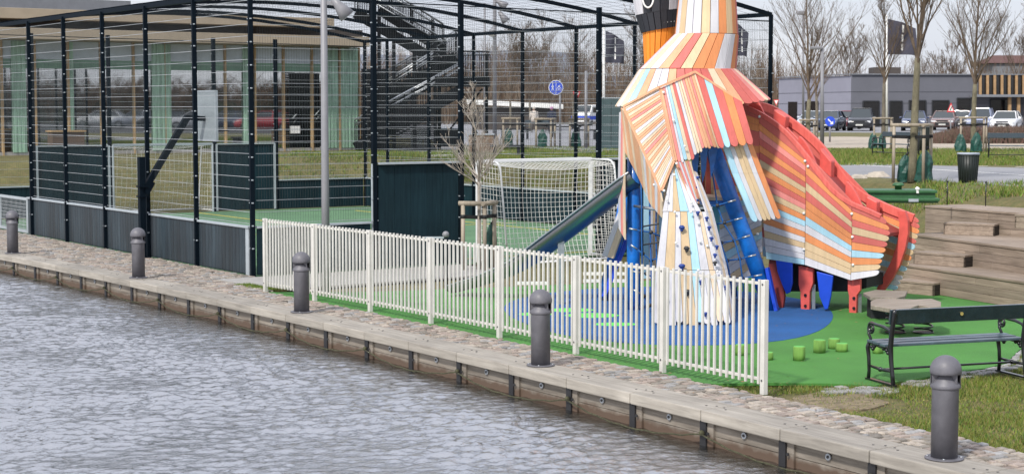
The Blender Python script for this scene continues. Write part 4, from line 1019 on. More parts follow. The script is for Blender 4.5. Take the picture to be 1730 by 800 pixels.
b = MB(); b.lathe((A.x + .07, A.y + .42, zc + 1.21), [(.06, 0), (.06, .06), (.105, .07), (.105, .085), (.07, .12)], 18); b.build('vent_cap', m_gc, ug)
b = MB(); b.box((A.x + .22, A.y - .085, zc + 1.05), (.17, .006, .05), -.05); b.build('plate', m_trim, ug)
b = MB(); b.ball((A.x + .32, A.y + .07, zc + 1.24), .035, jit=.3); b.box((A.x + .32, A.y + .06, zc + 1.20), (.04, .02, .07)); b.build('latch', m_white, ug)

# ================================================================== PLANTS
m_bark = pm('grey_bark', (.135, .118, .09), .9, var=.3, scale=10, stretch=(1, 1, .4), bump=.5)
m_twig = pm('brown_twig', (.12, .088, .062), .9, var=.3, scale=6)
m_bark2 = pm('olive_bark', (.145, .13, .085), .9, var=.3, scale=10, stretch=(1, 1, .4), bump=.5)
m_twigp = pm('pale_twig', (.34, .30, .255), .85, var=.3, scale=6)
def make_tree(base, h_trunk, H, r0, seed, lean=0, spread=.5, nmain=7, label='', group='bare young trees on the plateau', bark=None, twig=None, lv=3, twist=.25, minr=.0035, cat='tree', name='bare_tree', cont=True, dens=1.0):
    rr = random.Random(seed); root = thing(name, base, label, cat, group); base = Vector(base)
    t = MB(); pts = []; rads = []; n = 7
    top = Vector((lean, 0, h_trunk))
    bend = Vector((rr.uniform(-.05, .05), 0, 0))
    for i in range(n + 1): u = i / n; pts.append(base + top * u + bend * math.sin(u * 3.1)); rads.append(r0 * (1.15 - .4 * u) * (1.15 if i == 0 else 1))
    t.tube(pts, rads, 10)
    cr_ = MB(); tp = pts[-1]
    def branch(p, d, L, r, lev):
        n = 4 if lev < lv else 3; P_ = [p]; rs = [r]; q = p; dd = d.normalized()
        for i in range(n):
            dd = (dd + Vector((rr.gauss(0, .09), rr.gauss(0, .09), rr.gauss(.05, .05)))).normalized(); q = q + dd * (L / n); P_.append(q); rs.append(max(minr, r * (1 - .72 * (i + 1) / n)))
        cr_.tube(P_, rs, 5 if lev < 2 else 3, cap=False)
        if lev < lv:
            k = int({0: 11, 1: 7, 2: 5}.get(lev, 3) * dens) + (rr.random() < .5)
            for _ in range(k):
                u = rr.uniform(.25, .97); j = min(n - 1, int(u * n)); q = P_[j].lerp(P_[j + 1], u * n - j)
                az = rr.uniform(0, 2 * math.pi); side = Vector((math.cos(az), math.sin(az), .25)); nd = (dd * 1.0 + side * rr.uniform(.45, .85)).normalized()
                branch(q, nd, L * rr.uniform(.35, .55) * (1.1 - .4 * u), max(minr, r * .42 * (1 - .5 * u)), lev + 1)
    # leader and ascending limbs
    if cont: branch(tp, Vector((rr.uniform(-.05, .05), 0, 1)), (H - h_trunk) * .98, r0 * .62, 0)
    for i in range(nmain):
        u = rr.uniform(0, .35); az = i * 2.4 + rr.uniform(-.4, .4); q = tp + Vector((0, 0, (H - h_trunk) * u * .8 - .25))
        branch(q, Vector((math.cos(az) * spread, math.sin(az) * spread, 1)), (H - h_trunk) * rr.uniform(.55, .85) * (1 - u * .6), r0 * rr.uniform(.26, .38), 1)
    t.build('trunk', bark or m_bark, root); cr_.build('crown', twig or m_twig, root, fix=False); return root
m_stake = wood('tree_stake', (.22, .18, .13), (.38, .33, .26), .1, along='z'); m_strap = pm('black_strap', (.012, .012, .013), .7)
def stakes(base, w_, h, label, rot=0.0, r=.035, tall=.0):
    base = Vector(base); g = thing('tree_stake_frame', base, label, 'tree stakes', 'timber stake frames round the young trees'); M = Matrix.Rotation(rot, 3, 'Z')
    P3 = [M @ Vector((-w_ / 2, -.1, 0)), M @ Vector((w_ * .12, -w_ * .42, 0)), M @ Vector((w_ / 2, w_ * .15, 0))]
    for p in P3: b = MB(); b.tube([base + p, base + p + Vector((0, 0, h))], r, 10); b.build('stake', m_stake, g)
    for i in (0, 1):
        a, c = P3[i], P3[i + 1]; e = (c - a).normalized() * .08; b = MB(); b.tube([base + a - e + Vector((0, 0, h + .03)), base + c + e * (i == 1) + Vector((0, 0, h + .03 + .0 * i))], r * 1.15, 10); b.build('cross_rail', m_stake, g)
    b = MB()
    for p in P3: b.beam(base + p + Vector((0, 0, h - .22)), base + Vector((0, 0, h - .24)), .012, .07)
    for p in P3: b.lathe(base + p, [(r + .004, h - .25), (r + .004, h - .18)], 10)
    b.build('tie_strap', m_strap, g); return g
m_bag = pm('green_watering_bag', (.008, .060, .046), .5, var=.4, scale=9, bump=.8, bscale=14, det=8)
def bag(base, w_, h, label, seed):
    rr = random.Random(seed); b = MB(); n = 12; vs = []; fs = []
    prof = [(0, .8), (.08, 1.0), (.35, 1.02), (.6, .9), (.8, .66), (.94, .34), (1.0, .12)]
    for z, k in prof:
        for j in range(n): a = 2 * math.pi * j / n; q = w_ / 2 * k * (1 + rr.uniform(-.2, .16)); vs.append(Vector(base) + Vector((q * math.cos(a) * 1.0 + .05 * h * z * math.sin(seed), q * math.sin(a) * .62, h * z)))
    for i in range(len(prof) - 1):
        for j in range(n): fs.append((i * n + j, i * n + (j + 1) % n, (i + 1) * n + (j + 1) % n, (i + 1) * n + j))
    fs.append([(len(prof) - 1) * n + j for j in range(n)]); b.add(vs, fs, 0, False)
    o = b.build('watering_bag', m_bag); tag(o, label, 'watering bag', 'green watering bags at the tree stakes')
    t = MB(); t.tube([Vector(base) + Vector((.05 * h * math.sin(seed), 0, h * .95)), Vector(base) + Vector((.05 * h * math.sin(seed) + .06, 0, h * 1.1))], .025, 6); t.build('top_strap', m_strap, o)
    return o
def on(px, py): return G(px, py, GZ)
q = on(1541, 308); make_tree(q, 2.7, 6.6, .085, 11, lean=.07, spread=.42, nmain=9, label='nearest bare tree on the plateau, its trunk rising between the stakes behind the green cover', bark=m_bark2, dens=1.25); stakes(q, .92, 1.22, 'timber stake frame nearest the green cover, holding the mossy trunk', .1)
bag(q + Vector((.22, -.12, 0)), .38, .72, 'large crumpled watering bag right of the mossy trunk above the green cover', 1); bag(q + Vector((-.14, .16, 0)), .34, .6, 'watering bag leaning half hidden behind the mossy trunk', 2)
q = on(1492, 252); make_tree(q, 2.6, 5.6, .085, 12, spread=.4, nmain=9, label='bare tree next to the white flagpole, before the dark front of the grey hall', dens=1.1); stakes(q, .95, 1.2, 'stake frame in front of the dark parked car, beside the flagpole', .3)
bag(q + Vector((-.45, -.2, 0)), .36, .66, 'bright green watering bag left of the stakes behind the slide rail', 3); bag(q + Vector((-.08, -.2, 0)), .3, .62, 'narrow dark watering bag beside the bright green one', 4)
q = on(1645, 258); make_tree(q, 2.5, 6.8, .10, 13, spread=.5, nmain=11, label='broad bare tree behind the tapered bin, in front of the slatted hall', bark=m_bark2, dens=1.2); stakes(q, 1.15, 1.25, 'stake frame behind the tapered bin, left of the far bench', .2)
bag(q + Vector((-.52, -.2, 0)), .42, .72, 'dark green watering bag left of and behind the tapered bin', 5); bag(q + Vector((.05, -.2, 0)), .42, .75, 'watering bag with a white top right behind the tapered bin', 6)
q = on(1366, 247); make_tree(q, 2.0, 7.2, .11, 14, spread=.5, nmain=10, label='forked bare tree in front of the pale wall of the grey hall', bark=m_bark2, dens=1.1); stakes(q, .8, 1.1, 'stake frame just beyond the red slide rail, beside the street lamp', .2)
q = on(1378, 240); make_tree(q, 2.2, 5.2, .08, 15, spread=.35, nmain=6, label='slimmer bare tree close behind the forked one, beside the street lamp')
for px, py, Hh, sd_, lab in ((1432, 207, 11, 21, 'distant bare tree above the corner of the grey hall'), (1716, 207, 13, 22, 'distant bare tree at the right edge above the slatted hall'), (1600, 206, 9, 23, 'distant low bare tree behind the dark hall roof'), (1560, 206, 8.5, 28, 'distant bare tree between the flag and the broad bare tree'), (895, 222, 7.5, 24, 'bare tree beyond the court, left of the round blue sign'), (968, 218, 8, 25, 'bare tree beyond the court, behind the triangular sign'), (862, 222, 7.5, 27, 'bare tree beyond the court, over the white roofed shed'), (1085, 222, 8, 26, 'bare tree partly hidden behind the bird neck')):
    q = on(px, py); make_tree(q, Hh * .28, Hh, .012 * Hh, sd_, spread=.6, nmain=9, label=lab, minr=.008 if Hh < 9 else .016, group='bare trees far behind', dens=1.1)
q = G(809, 455); q.z = 0
make_tree(q, 1.72, 3.1, .038, 33, spread=1.15, nmain=16, label='small pale bare tree between the railing and the near goal', bark=m_twigp, twig=m_twigp, lv=3, minr=.0035, group='bare young trees in the playground', dens=.8)
stakes(q, .62, 1.22, 'three stake frame holding the small pale tree behind the railing', .15, .04)
c = G(826, 452); c = Vector((c.x, c.y, 0)); bg_ = bag(c + Vector((.02, .05, 0)), .26, .86, 'dark watering bag with a white patch at the small pale tree', 7)
# far left watering bags beyond the court
for i, (px, py, lab) in enumerate(((916, 249, 'green watering bag beyond the court, below the pedestrian in white'), (973, 249, 'green watering bag beyond the court, below the triangular sign'), (860, 246, 'dark watering bag beyond the court, behind the small pale tree'))):
    q = on(px, py); bag(q, .4, .75, lab, 9 + i); stakes(q + Vector((.15, .15, 0)), .9, 1.15, ['stake frame with the bag below the pedestrian in white', 'stake frame below the triangular sign beyond the court', 'stake frame behind the small pale tree beyond the court'][i], .3, .045)

# woodland belt far behind, counted by nobody
m_wood = pm('brown_thicket', (.105, .066, .042), .95, var=.35, scale=.2); wd = MB(); rr = random.Random(5)
m_wood2 = pm('grey_thicket', (.175, .135, .10), .95, var=.3, scale=.2)
def thicket(x0, x1, y0, y1, n, h0, h1, r=.05, sink=0):
    for _ in range(n):
        x = rr.uniform(x0, x1); y = rr.uniform(y0, y1); z = GZ - .3 + sink; h = rr.uniform(h0, h1); p = Vector((x, y, z)); m = int(rr.random() < .5)
        t = Vector((rr.gauss(0, .06), rr.gauss(0, .06), 1)) * h; wd.tube([p, p + t * .5 + Vector((rr.gauss(0, .12), 0, 0)), p + t], [r * 1.2, r * .8, r * .25], 3, m, cap=False)
        for k in range(7):
            u = rr.uniform(.2, .95); q = p + t * u; L = h * rr.uniform(.12, .35) * (1.1 - u * .6); a = rr.uniform(0, 6.28)
            wd.tube([q, q + Vector((math.cos(a) * L * .55, math.sin(a) * L * .3, L))], [r * .45, r * .12], 3, m, cap=False)
thicket(-18, 30, 180, 202, 1700, 4.2, 9.2)
thicket(-18, 30, 176, 180, 500, 2.0, 5)
thicket(25, 88, 195, 215, 750, 4.2, 7.6)
thicket(25, 88, 215, 230, 220, 6, 10, .045)
o = wd.build('far_woodland', [m_wood, m_wood2], fix=False); tag(o, 'brown leafless thicket of the far woodland', 'woodland', kind='stuff')
# backing bank of scrub
b = MB(); vs = []; n = 60
for i in range(n + 1):
    x = lerp(-45, 130, i / n); h = 3.6 + rr.uniform(-.5, .7)
    for (y, z) in ((190, GZ - .5), (194, GZ + h * .6), (202, GZ + h), (220, GZ + h * .9)): vs.append((x, y + rr.uniform(-1, 1), z + rr.uniform(-.2, .3)))
fs = [(i * 4 + k, i * 4 + k + 1, i * 4 + 5 + k, i * 4 + 4 + k) for i in range(n) for k in range(3)]
b.add(vs, fs, 0, True); struct('scrub_bank', b, m_wood)
m_fhill = pm('far_hill', (.15, .17, .21), .95, var=.15, scale=.02)
b = MB(); vs = []; n = 80
for i in range(n + 1):
    x = lerp(-260, 260, i / n); h = 15.0 + .5 * math.sin(i * .5) + .3 * math.sin(i * 1.3) - (5 if i > 42 else 0)
    for (y, z) in ((330, 0), (345, h * .7), (370, h), (430, h * .8)): vs.append((x, y, z))
fs = [(i * 4 + k, i * 4 + k + 1, i * 4 + 5 + k, i * 4 + 4 + k) for i in range(n) for k in range(3)]
b.add(vs, fs, 0, True); struct('far_hill', b, m_fhill)

# grass blades ---------------------------------------------------------
def blades(name, fn, n, h, seed, cols, w_=.006, label=''):
    g = np.random.default_rng(seed); V_ = []; k = 0; pts = []
    while len(pts) < n:
        p = fn(g)
        if p is not None: pts.append(p)
    P_ = np.array(pts); hh = h * g.uniform(.45, 1.3, n) * P_[:, 3]; a = g.uniform(0, 6.28, n); d = np.stack([np.cos(a), np.sin(a)], 1)
    bx = P_[:, 0:2] - d * w_ / 2; cx = P_[:, 0:2] + d * w_ / 2; lean = g.normal(0, .45, (n, 2)) * hh[:, None]
    tip_ = P_[:, 0:2] + lean; v = np.zeros((n, 3, 3)); v[:, 0, :2] = bx; v[:, 1, :2] = cx; v[:, 2, :2] = tip_; v[:, 0, 2] = v[:, 1, 2] = P_[:, 2] - .005; v[:, 2, 2] = P_[:, 2] + hh
    me = bpy.data.meshes.new(name); me.vertices.add(n * 3); me.vertices.foreach_set('co', v.ravel()); me.loops.add(n * 3); me.loops.foreach_set('vertex_index', np.arange(n * 3)); me.polygons.add(n)
    me.polygons.foreach_set('loop_start', np.arange(n) * 3); me.polygons.foreach_set('loop_total', np.full(n, 3)); me.update()
    for c in cols: me.materials.append(c)
    me.polygons.foreach_set('material_index', g.choice(len(cols), n).astype(np.int32))
    o = bpy.data.objects.new(name, me); C.objects.link(o); tag(o, label, 'grass', kind='stuff')
mg = [pm('blade_green', (.11, .185, .014), .7, var=.2), pm('blade_olive', (.15, .175, .02), .7, var=.2), pm('blade_straw', (.24, .19, .075), .8, var=.2), pm('blade_deep', (.05, .11, .012), .7, var=.2)]
from mathutils import noise as mnoise
m_soil = pm('bare_soil', (.17, .135, .08), .95, var=.4, scale=14, bump=.6, det=10)
_dr = random.Random(3)
dirt = []
for i in range(40):
    a = 2 * math.pi * i / 40; q = .92 + .1 * math.sin(3 * a) + .06 * math.sin(7 * a + 1) + _dr.uniform(-.02, .02); dirt.append(G(1412 + 90 * q * math.cos(a), 670 + 17 * q * math.sin(a)))
sheet('bare_earth_patch', [(p.x, p.y) for p in dirt], -.04, m_soil)
def near_grass(g):
    x, y = g.uniform(2.2, 9.0), g.uniform(12.5, 21.5); s = x * U.x + y * U.y; t = x * V.x + y * V.y
    if t < tb(s) + .88: return None
    edge = [(2.83, 18.55), (3.5, 18.45), (4.2, 18.55), (5.1, 19.2), (5.9, 19.9), (6.3, 20.8), (9, 21.6)]
    if x < 2.9 and t < tb(s) + 1.1 and s < 13.4: pass
    ye = np.interp(x, [e[0] for e in edge], [e[1] for e in edge])
    if y > ye - .03: return None
    q = mnoise.noise(Vector((x * .9, y * .9, 0))) + .5 * mnoise.noise(Vector((x * 3, y * 3, 5)))
    d = math.hypot((x - 3.35) / .75, (y - 17.45) / .6)
    if d < 1 and g.random() < .85 - .5 * (q > .15): return None
    if q < -.12 and g.random() < .45: return None
    return (x, y, -.06 + .02, 1 + .9 * q)
blades('grass_blades', near_grass, 130000, .036, 4, [mg[0], mg[1], mg[1], mg[2], mg[3]], .009, 'short patchy grass between the stone path and the bench')
blades('corner_grass', lambda g: (lambda p: (p.x, p.y, .0, 1))(ST(g.uniform(25.25, 26.5), g.uniform(12.26, 12.55), 0)), 2500, .035, 8, [mg[0], mg[1], mg[3]], .009, 'small corner of grass at the left end of the railing')
def bank_grass(g):
    x, y = g.uniform(-8, 16), g.uniform(31, 62); s = x * U.x + y * U.y; t = x * V.x + y * V.y
    if s < 46.8 and t < 26 and s > 26.5: return None
    z = hgt(s, t)
    if z < .1: return None
    if x > 5 and y < 34 and (t < 24.9 + max(0, s - 20) * -.2 or z < .3): return None
    if x > 6 and 35.6 < y < 48 + (x - 8) * 0 and t > 27.5: 
        if y > 36.5: return None
    q = mnoise.noise(Vector((x * .7, y * .7, 3))) + .5 * mnoise.noise(Vector((x * 2.5, y * 2.5, 5)))
    if q < -.05 and g.random() < .75: return None
    return (x, y, z, 1 + 1.1 * q)
blades('bank_grass', bank_grass, 90000, .10, 5, [mg[0], mg[3], mg[1], mg[2], mg[0]], .02, 'rough green and straw grass on the bank behind the court and terraces')
def plateau_grass(g):
    x, y = g.uniform(-2, 22), g.uniform(50, 72); px = 865 + F * x / y; 
    yy = 184 + F * 1.6 / y
    if px > 1330 and 251 < yy < 271: return (x, y, GZ + .01, 1)
    if px < 1100 and (yy > 246 or g.random() < .2): return (x, y, GZ + .01, .8)
    return None
blades('verge_grass', plateau_grass, 34000, .075, 6, [mg[0], mg[0], mg[1], mg[3], mg[2]], .02, 'green grass verge beyond the cycle path')
# border stones by the bench and boulders
m_rock = pm('pale_boulder', (.36, .32, .27), .85, var=.25, scale=6, bump=.6, bscale=12, det=8)
for i, (px, py, r, z, lab) in enumerate(((487, 292, .20, .62, 'leftmost lowest pale boulder at the edge of the grass bank beyond the court'), (493, 284, .24, .8, 'middle pale boulder on the grass bank beyond the court'), (501, 273, .24, 1.0, 'rounded pale boulder left of the lamp pole beyond the court'), (510, 268, .2, 1.15, 'topmost pale boulder by the lamp pole beyond the court'), (1450, 304, .18, 1.36, 'leftmost flat boulder behind the lower red rail'), (1484, 302, .24, 1.36, 'largest flat boulder beside the green cover'), (1464, 301, .12, 1.37, 'small boulder between the two flat ones behind the red rail'))):
    q = G(px, py, z); b = MB(); b.ball(q, r, n=12, k=8, sc=(1.3, .9, .75), jit=.10); o = b.build('boulder', m_rock); tag(o, lab, 'boulder', 'pale boulders on the banks')
b = MB()
edge = [(4.4, 18.45), (4.75, 18.75), (5.1, 19.05), (5.5, 19.45), (5.85, 19.75), (6.15, 20.3), (6.35, 20.9), (6.7, 21.6), (7.1, 22.3)]
for i in range(60):
    x, y = poly_at([Vector((e[0], e[1], 0)) for e in edge], i / 59)[:2]
    for k in (-.06, .07): b.box((x + k + rnd.uniform(-.02, .02), y - k * .6 + rnd.uniform(-.02, .02), -.045), (rnd.uniform(.09, .14), rnd.uniform(.08, .12), .07 + rnd.uniform(-.02, .02)), rnd.uniform(0, 1.5))
for i in range(46):
    q = G(rnd.uniform(1395, 1512), rnd.uniform(650, 658)); b.box((q.x, q.y, -.05), (rnd.uniform(.1, .16), rnd.uniform(.08, .13), .06 + rnd.uniform(-.02, .02)), QA + rnd.uniform(-.2, .2))
o = b.build('stone_border', m_cob[2], bevel=.012); tag(o, kind='structure')
# timber planter / edging between the court and playground seen through the bars
EDG = []
for x0_, x1_, y in ((870, 925, 478), (985, 1055, 462), (985, 1055, 474)):
    EDG.append((G(x0_, y, .12), G(x1_, y, .12)))
te_ = thing('timber_edging', G(950, 470), 'short white timber rails on the ground behind the slide', 'edging')
for a, c in EDG: b = MB(); b.beam(a, c, .06, .05); b.build('rail', m_white, te_)
# ================================================================== GLASS PAVILION
m_tanf = pm('tan_fascia', (.30, .25, .185), .75, var=.06, scale=3)
m_soff = pm('dark_soffit', (.06, .05, .045), .8)
m_mull = pm('oak_mullion', (.36, .25, .13), .6)
m_gl, t_, b_ = new_mat('pavilion_glass'); b_.inputs['Base Color'].default_value = (.55, .75, .66, 1); b_.inputs['Roughness'].default_value = .02
b_.inputs['Specular IOR Level'].default_value = 1.0; b_.inputs['Base Color'].default_value = (.02, .03, .028, 1); b_.inputs['IOR'].default_value = 2.2
m_skyrefl = pm('painted_sky_reflection', (.42, .48, .54), .3, var=.12, scale=1.5); m_gstrip = pm('pale_green_strip', (.27, .42, .32), .35, var=.35, scale=2, stretch=(8, 8, .3)); m_band = pm('green_glass_band', (.13, .24, .17), .3, var=.15)
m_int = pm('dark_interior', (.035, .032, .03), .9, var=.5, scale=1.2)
_t = m_gl.node_tree; _tr = _t.nodes.new('ShaderNodeBsdfTransparent'); _tr.inputs[0].default_value = (.80, .92, .86, 1); _gy = _t.nodes.new('ShaderNodeBsdfGlossy'); _gy.inputs['Roughness'].default_value = .02
_mx = _t.nodes.new('ShaderNodeMixShader'); _mx.inputs[0].default_value = .7; _t.links.new(_tr.outputs[0], _mx.inputs[1]); _t.links.new(_gy.outputs[0], _mx.inputs[2]); _t.links.new(_mx.outputs[0], _t.nodes['Material Output'].inputs['Surface'])
SB = 58.0
def bz(py, px, s=SB):
    q = PL(px, py, ST(s, 0), V); return q.z
pav = thing('glass_pavilion', ST(SB, 25, GZ), 'low glass fronted pavilion with two tan roof slabs and green tinted panes behind the court', 'building')
tL, tR = 9.0, bt(607)
zf = 5.36
def bbox(t0, t1, s0, s1, z0, z1, m_, name, bevel=0, par=None):
    b = MB(); b.box(ST((s0 + s1) / 2, (t0 + t1) / 2, (z0 + z1) / 2), (t1 - t0, s1 - s0, z1 - z0), QA); return b.build(name, m_, par or pav, bevel=bevel)
# fascia boards slightly angled: one slab, one setback slab
bbox(tL, bt(626, 56.8), SB - 1.2, SB + 9, zf, zf + .37, m_tanf, 'lower_roof_slab', .01)
bbox(tL, bt(610, 59), SB + .8, SB + 9, zf + .375, zf + .72, m_soff, 'roof_recess')
bbox(tL, bt(548, 58.6), SB - .3, SB + 11, zf + .72, zf + 1.08, m_tanf, 'upper_roof_slab', .01)
m_plant = pm('grey_plant_box', (.17, .18, .20), .8, var=.08)
bbox(16, 28.5, SB + 14, SB + 22, zf + 1.1, zf + 2.4, m_plant, 'roof_plant_box')
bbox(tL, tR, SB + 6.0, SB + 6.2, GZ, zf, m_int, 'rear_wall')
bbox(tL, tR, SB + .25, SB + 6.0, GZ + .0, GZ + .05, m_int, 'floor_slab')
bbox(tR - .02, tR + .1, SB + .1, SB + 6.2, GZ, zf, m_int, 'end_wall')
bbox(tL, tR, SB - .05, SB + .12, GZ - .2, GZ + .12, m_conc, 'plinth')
xs = [-50, 6, 62, 118, 173, 228, 281, 332, 382, 432, 480, 528, 574, 607]
for i, px in enumerate(xs):
    t = bt(px)
    b = MB(); b.box(ST(SB - .03, t, (zf + GZ) / 2), (.055, .12, zf - GZ), QA); b.build('mullion', m_mull, pav)
    if i + 1 < len(xs):
        t1 = bt(xs[i + 1]); 
        w_ = bbox(t + .03, t1 - .03, SB, SB + .012, GZ + .14, zf, m_gl, 'window_pane')
        bbox(t + .065, t1 - .065, SB - .012, SB - .003, 4.72, zf - .02, m_skyrefl, 'sky_reflection_strip')  # opaque pale strip before the glass, painted as the sky's reflection
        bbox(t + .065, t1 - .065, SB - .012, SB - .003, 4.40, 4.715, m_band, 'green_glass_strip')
def green_strip(p0_, p1_, z1=5.33):
    b = MB(); t0, t1 = bt(p0_), bt(p1_); n = max(3, int((t1 - t0) / .07))
    for k in range(n): 
        a, c = lerp(t0, t1, k / n), lerp(t0, t1, (k + 1) / n); b.beam(ST(SB - .06 - .02 * (k % 2), (a + c) / 2, GZ + .1), ST(SB - .06 - .02 * (k % 2), (a + c) / 2, z1), (c - a) * .96, .02, up=U)
    b.build('green_strip', m_gstrip, pav)  # ribbed pale green upright strips just outside the glass
for a, c in ((22, 46), (120, 126), (258, 290), (411, 428), (551, 571), (575, 604)): green_strip(a, c)
b = MB(); b.box(ST(SB - .04, bt(499), bz(219, 499)), (.40, .01, .28), QA); b.build('paper_notice', m_white, pav)
# things inside: tables, cabinets, pale pictures
inn_ = [(195, 240, 175, 160, .45), (300, 315, 155, 130, .5), (330, 350, 150, 120, .5), (60, 100, 175, 190, .4)]
b = MB(); rr = random.Random(9)
for k in range(26):
    t = rr.uniform(bt(20), bt(590)); z = rr.choice((2.2, 2.2, 3.2, 3.5, 1.8)); b.box(ST(SB + rr.uniform(1.5, 5.6), t, z), (rr.uniform(.2, 1.1), .15, rr.uniform(.12, .7)), QA, rr.choice((0, 1, 2)))
b.build('interior_fittings', [m_white, m_soff, m_band], pav)
# green cladding bench / planter in front of the facade
b = MB(); bx_ = thing('brick_planter', ST(55, bt(118, 55), GZ), 'brown slatted planter box in front of the pavilion glass at the left', 'planter')
b.box(ST(55.3, bt(118, 55), GZ + .42), (1.1, .5, .84), QA); b.build('body', wood('planter_wood', (.09, .06, .045), (.16, .11, .08), .2, along='v'), bx_, bevel=.01)
b = MB(); b.box(ST(55.3, bt(118, 55), GZ + .86), (1.2, .6, .05), QA); b.build('rim', m_mull, bx_)
# dark panelled fences along the far end of the court are parts of the cage
# ================================================================== STAIR
m_sst = pm('black_stair_steel', (.004, .005, .007), .6, spec=.12)
stair = thing('steel_stair', ST(60, 34, GZ), 'black open steel staircase with steel handrails right of the pavilion', 'staircase')
Y1 = 64.0
def SP(x, y, o=0.0): q = D(x, y, Y1 + o); return q
def flight(a, b_, name, w_=1.3, n=14, Y0=0.0, rail=True):
    A, B = SP(*a, Y0), SP(*b_, Y0); q = MB(); dep = Vector((0, w_, 0))
    for o_ in (Vector(), dep): q = MB(); q.beam(A + o_, B + o_, .08, .42); q.build('stringer', m_sst, stair)
    q = MB()
    for i in range(n):
        c = A.lerp(B, (i + .5) / n) + dep / 2 + Vector((0, 0, .04)); q.box(c, (abs(B.x - A.x) / n * .98, w_ - .06, .045)); q.box(c + Vector((0, 0, -.07)), (.02, w_ - .06, .12))
    q.build('tread_flight', m_sst, stair)
    if rail:
        for o_ in (Vector((0, -.03, 0)), dep + Vector((0, .03, 0))):
            q = MB(); q.tube([A + o_ + Vector((0, 0, 1.05)), B + o_ + Vector((0, 0, 1.05))], .03, 8, 1); q.tube([A + o_ + Vector((0, 0, .85)), B + o_ + Vector((0, 0, .85))], .022, 8, 1)
            for k in range(7): c = A.lerp(B, k / 6) + o_; q.beam(c + Vector((0, 0, .05)), c + Vector((0, 0, 1.05)), .04, .04)
            for k in range(40): c = A.lerp(B, k / 39) + o_; q.beam(c + Vector((0, 0, .12)), c + Vector((0, 0, .95)), .02)
            q.build('handrail', [m_sst, m_steel], stair)
flight((612, 244), (780, 152), 'lower', Y0=0)
flight((640, 190), (740, 128), 'mid', Y0=1.6, n=9)
flight((752, 112), (600, 22), 'upper', Y0=3.1)
flight((600, 250), (700, 196), 'ground', Y0=-.9, n=9)
flight((646, 168), (770, 96), 'cross', Y0=4.6, n=10)
flight((748, 84), (640, 16), 'top', Y0=4.8, n=10)
q = MB(); c0, c1 = SP(735, 137), SP(826, 137)
q.box((c0 + c1) / 2 + Vector((0, 2.0, 0)), ((c1 - c0).length, 4.2, .34)); q.build('landing', m_sst, stair)
for o_ in (-.1, 4.1):
    q = MB()
    for k in range(24): c = c0.lerp(c1, k / 23) + Vector((0, o_, 0)); q.beam(c, c + Vector((0, 0, 1.1)), .018)
    q.beam(c0 + Vector((0, o_, 1.1)), c1 + Vector((0, o_, 1.1)), .05); q.build('landing_rail', m_sst, stair)
for px, yt in ((742, 140), (822, 90), (735, 62), (640, 20), (665, 62), (700, 90)):
    a = SP(px, yt, 1.5); q = MB(); q.beam(Vector((a.x, a.y, GZ)), a, .13); q.build('column', m_sst, stair)
for (a, b_) in (((735, 250), (815, 150)), ((650, 240), (740, 190)), ((760, 145), (820, 250))):
    q = MB(); q.beam(SP(*a, 2), SP(*b_, 2), .07); q.build('brace', m_sst, stair)
# slatted screen below the flights
q = MB(); a, b_ = D(611, 255, 62.5), D(652, 118, 62.5)
for k in range(34):
    z = lerp(a.z, b_.z, k / 33); q.box(((a.x + b_.x) / 2, 62.5, z), (abs(b_.x - a.x), .05, .07))
q.box(((a.x + b_.x) / 2, 63.2, (a.z + b_.z) / 2), (abs(b_.x - a.x) * .98, .9, b_.z - a.z)); q.build('slatted_screen', m_sst, stair)
q = MB(); a, b_ = D(652, 252, 63), D(736, 178, 63)
for k in range(24):
    z = lerp(a.z, b_.z, k / 23); q.box(((a.x + b_.x) / 2, 63, z), (abs(b_.x - a.x), .05, .06))
q.build('slatted_screen', m_sst, stair)
# cabinets, racks and tables beneath and right of the stair
def cab(px0, px1, yt, yb, m_, nm, lab, cat, dep=.5, Y=None):
    q = on((px0 + px1) / 2, yb); Y = q.y; a, b_ = D(px0, yt, Y), D(px1, yt, Y); w_ = b_.x - a.x; h = a.z - GZ
    t = thing(nm, q, lab, cat); b = MB(); b.box((q.x, Y + dep / 2, GZ + h / 2), (w_, dep, h)); b.build('body', m_, t, bevel=.01)
    b = MB(); b.box((q.x, Y + dep / 2, GZ + h + .02), (w_ + .06, dep + .06, .04)); b.build('top', m_trim, t)
    b = MB(); b.box((q.x, Y - .004, GZ + h * .5), (.015, .012, h * .86)); b.build('door_joint', m_blk, t); return t
cab(694, 713, 222, 250, m_trim, 'utility_cabinet', 'pale grey utility cabinet below the stair', 'cabinet'); cab(716, 722, 222, 250, m_trim, 'utility_cabinet', 'narrow grey utility cabinet beside the wider one below the stair', 'cabinet')
cab(735, 775, 218, 248, m_dark, 'storage_crate', 'black storage crate right of the grey cabinets', 'crate', .8)
pl = wood('raised_bed_wood', (.13, .085, .055), (.24, .17, .12), .25, along='v')
cab(792, 834, 228, 261, pl, 'raised_bed', 'brown timber raised bed behind the small pale tree', 'planter', 1.0)
def table(px, py, lab, w_=1.6, h=.55, sc=1):
    q = on(px, py); t = thing('low_table', q, lab, 'table', 'low dark tables and seats on the plaza'); b = MB(); b.box(q + Vector((0, 0, h)), (w_, .5, .07)); b.build('top', m_dark, t)
    for x in (-1, 1): b = MB(); b.box(q + Vector((x * (w_ / 2 - .15), 0, h / 2)), (.12, .4, h)); b.build('leg', m_dark, t)
table(856, 264, 'dark low bench beyond the court, right of the raised bed', 1.1, .35)
table(870, 236, 'dark plaza table beyond the court, left of the pedestrian in white'); table(955, 232, 'dark plaza table below the round blue sign', 1.8, .6); table(990, 236, 'dark plaza table near the corner post of the court', 1.2, .5)
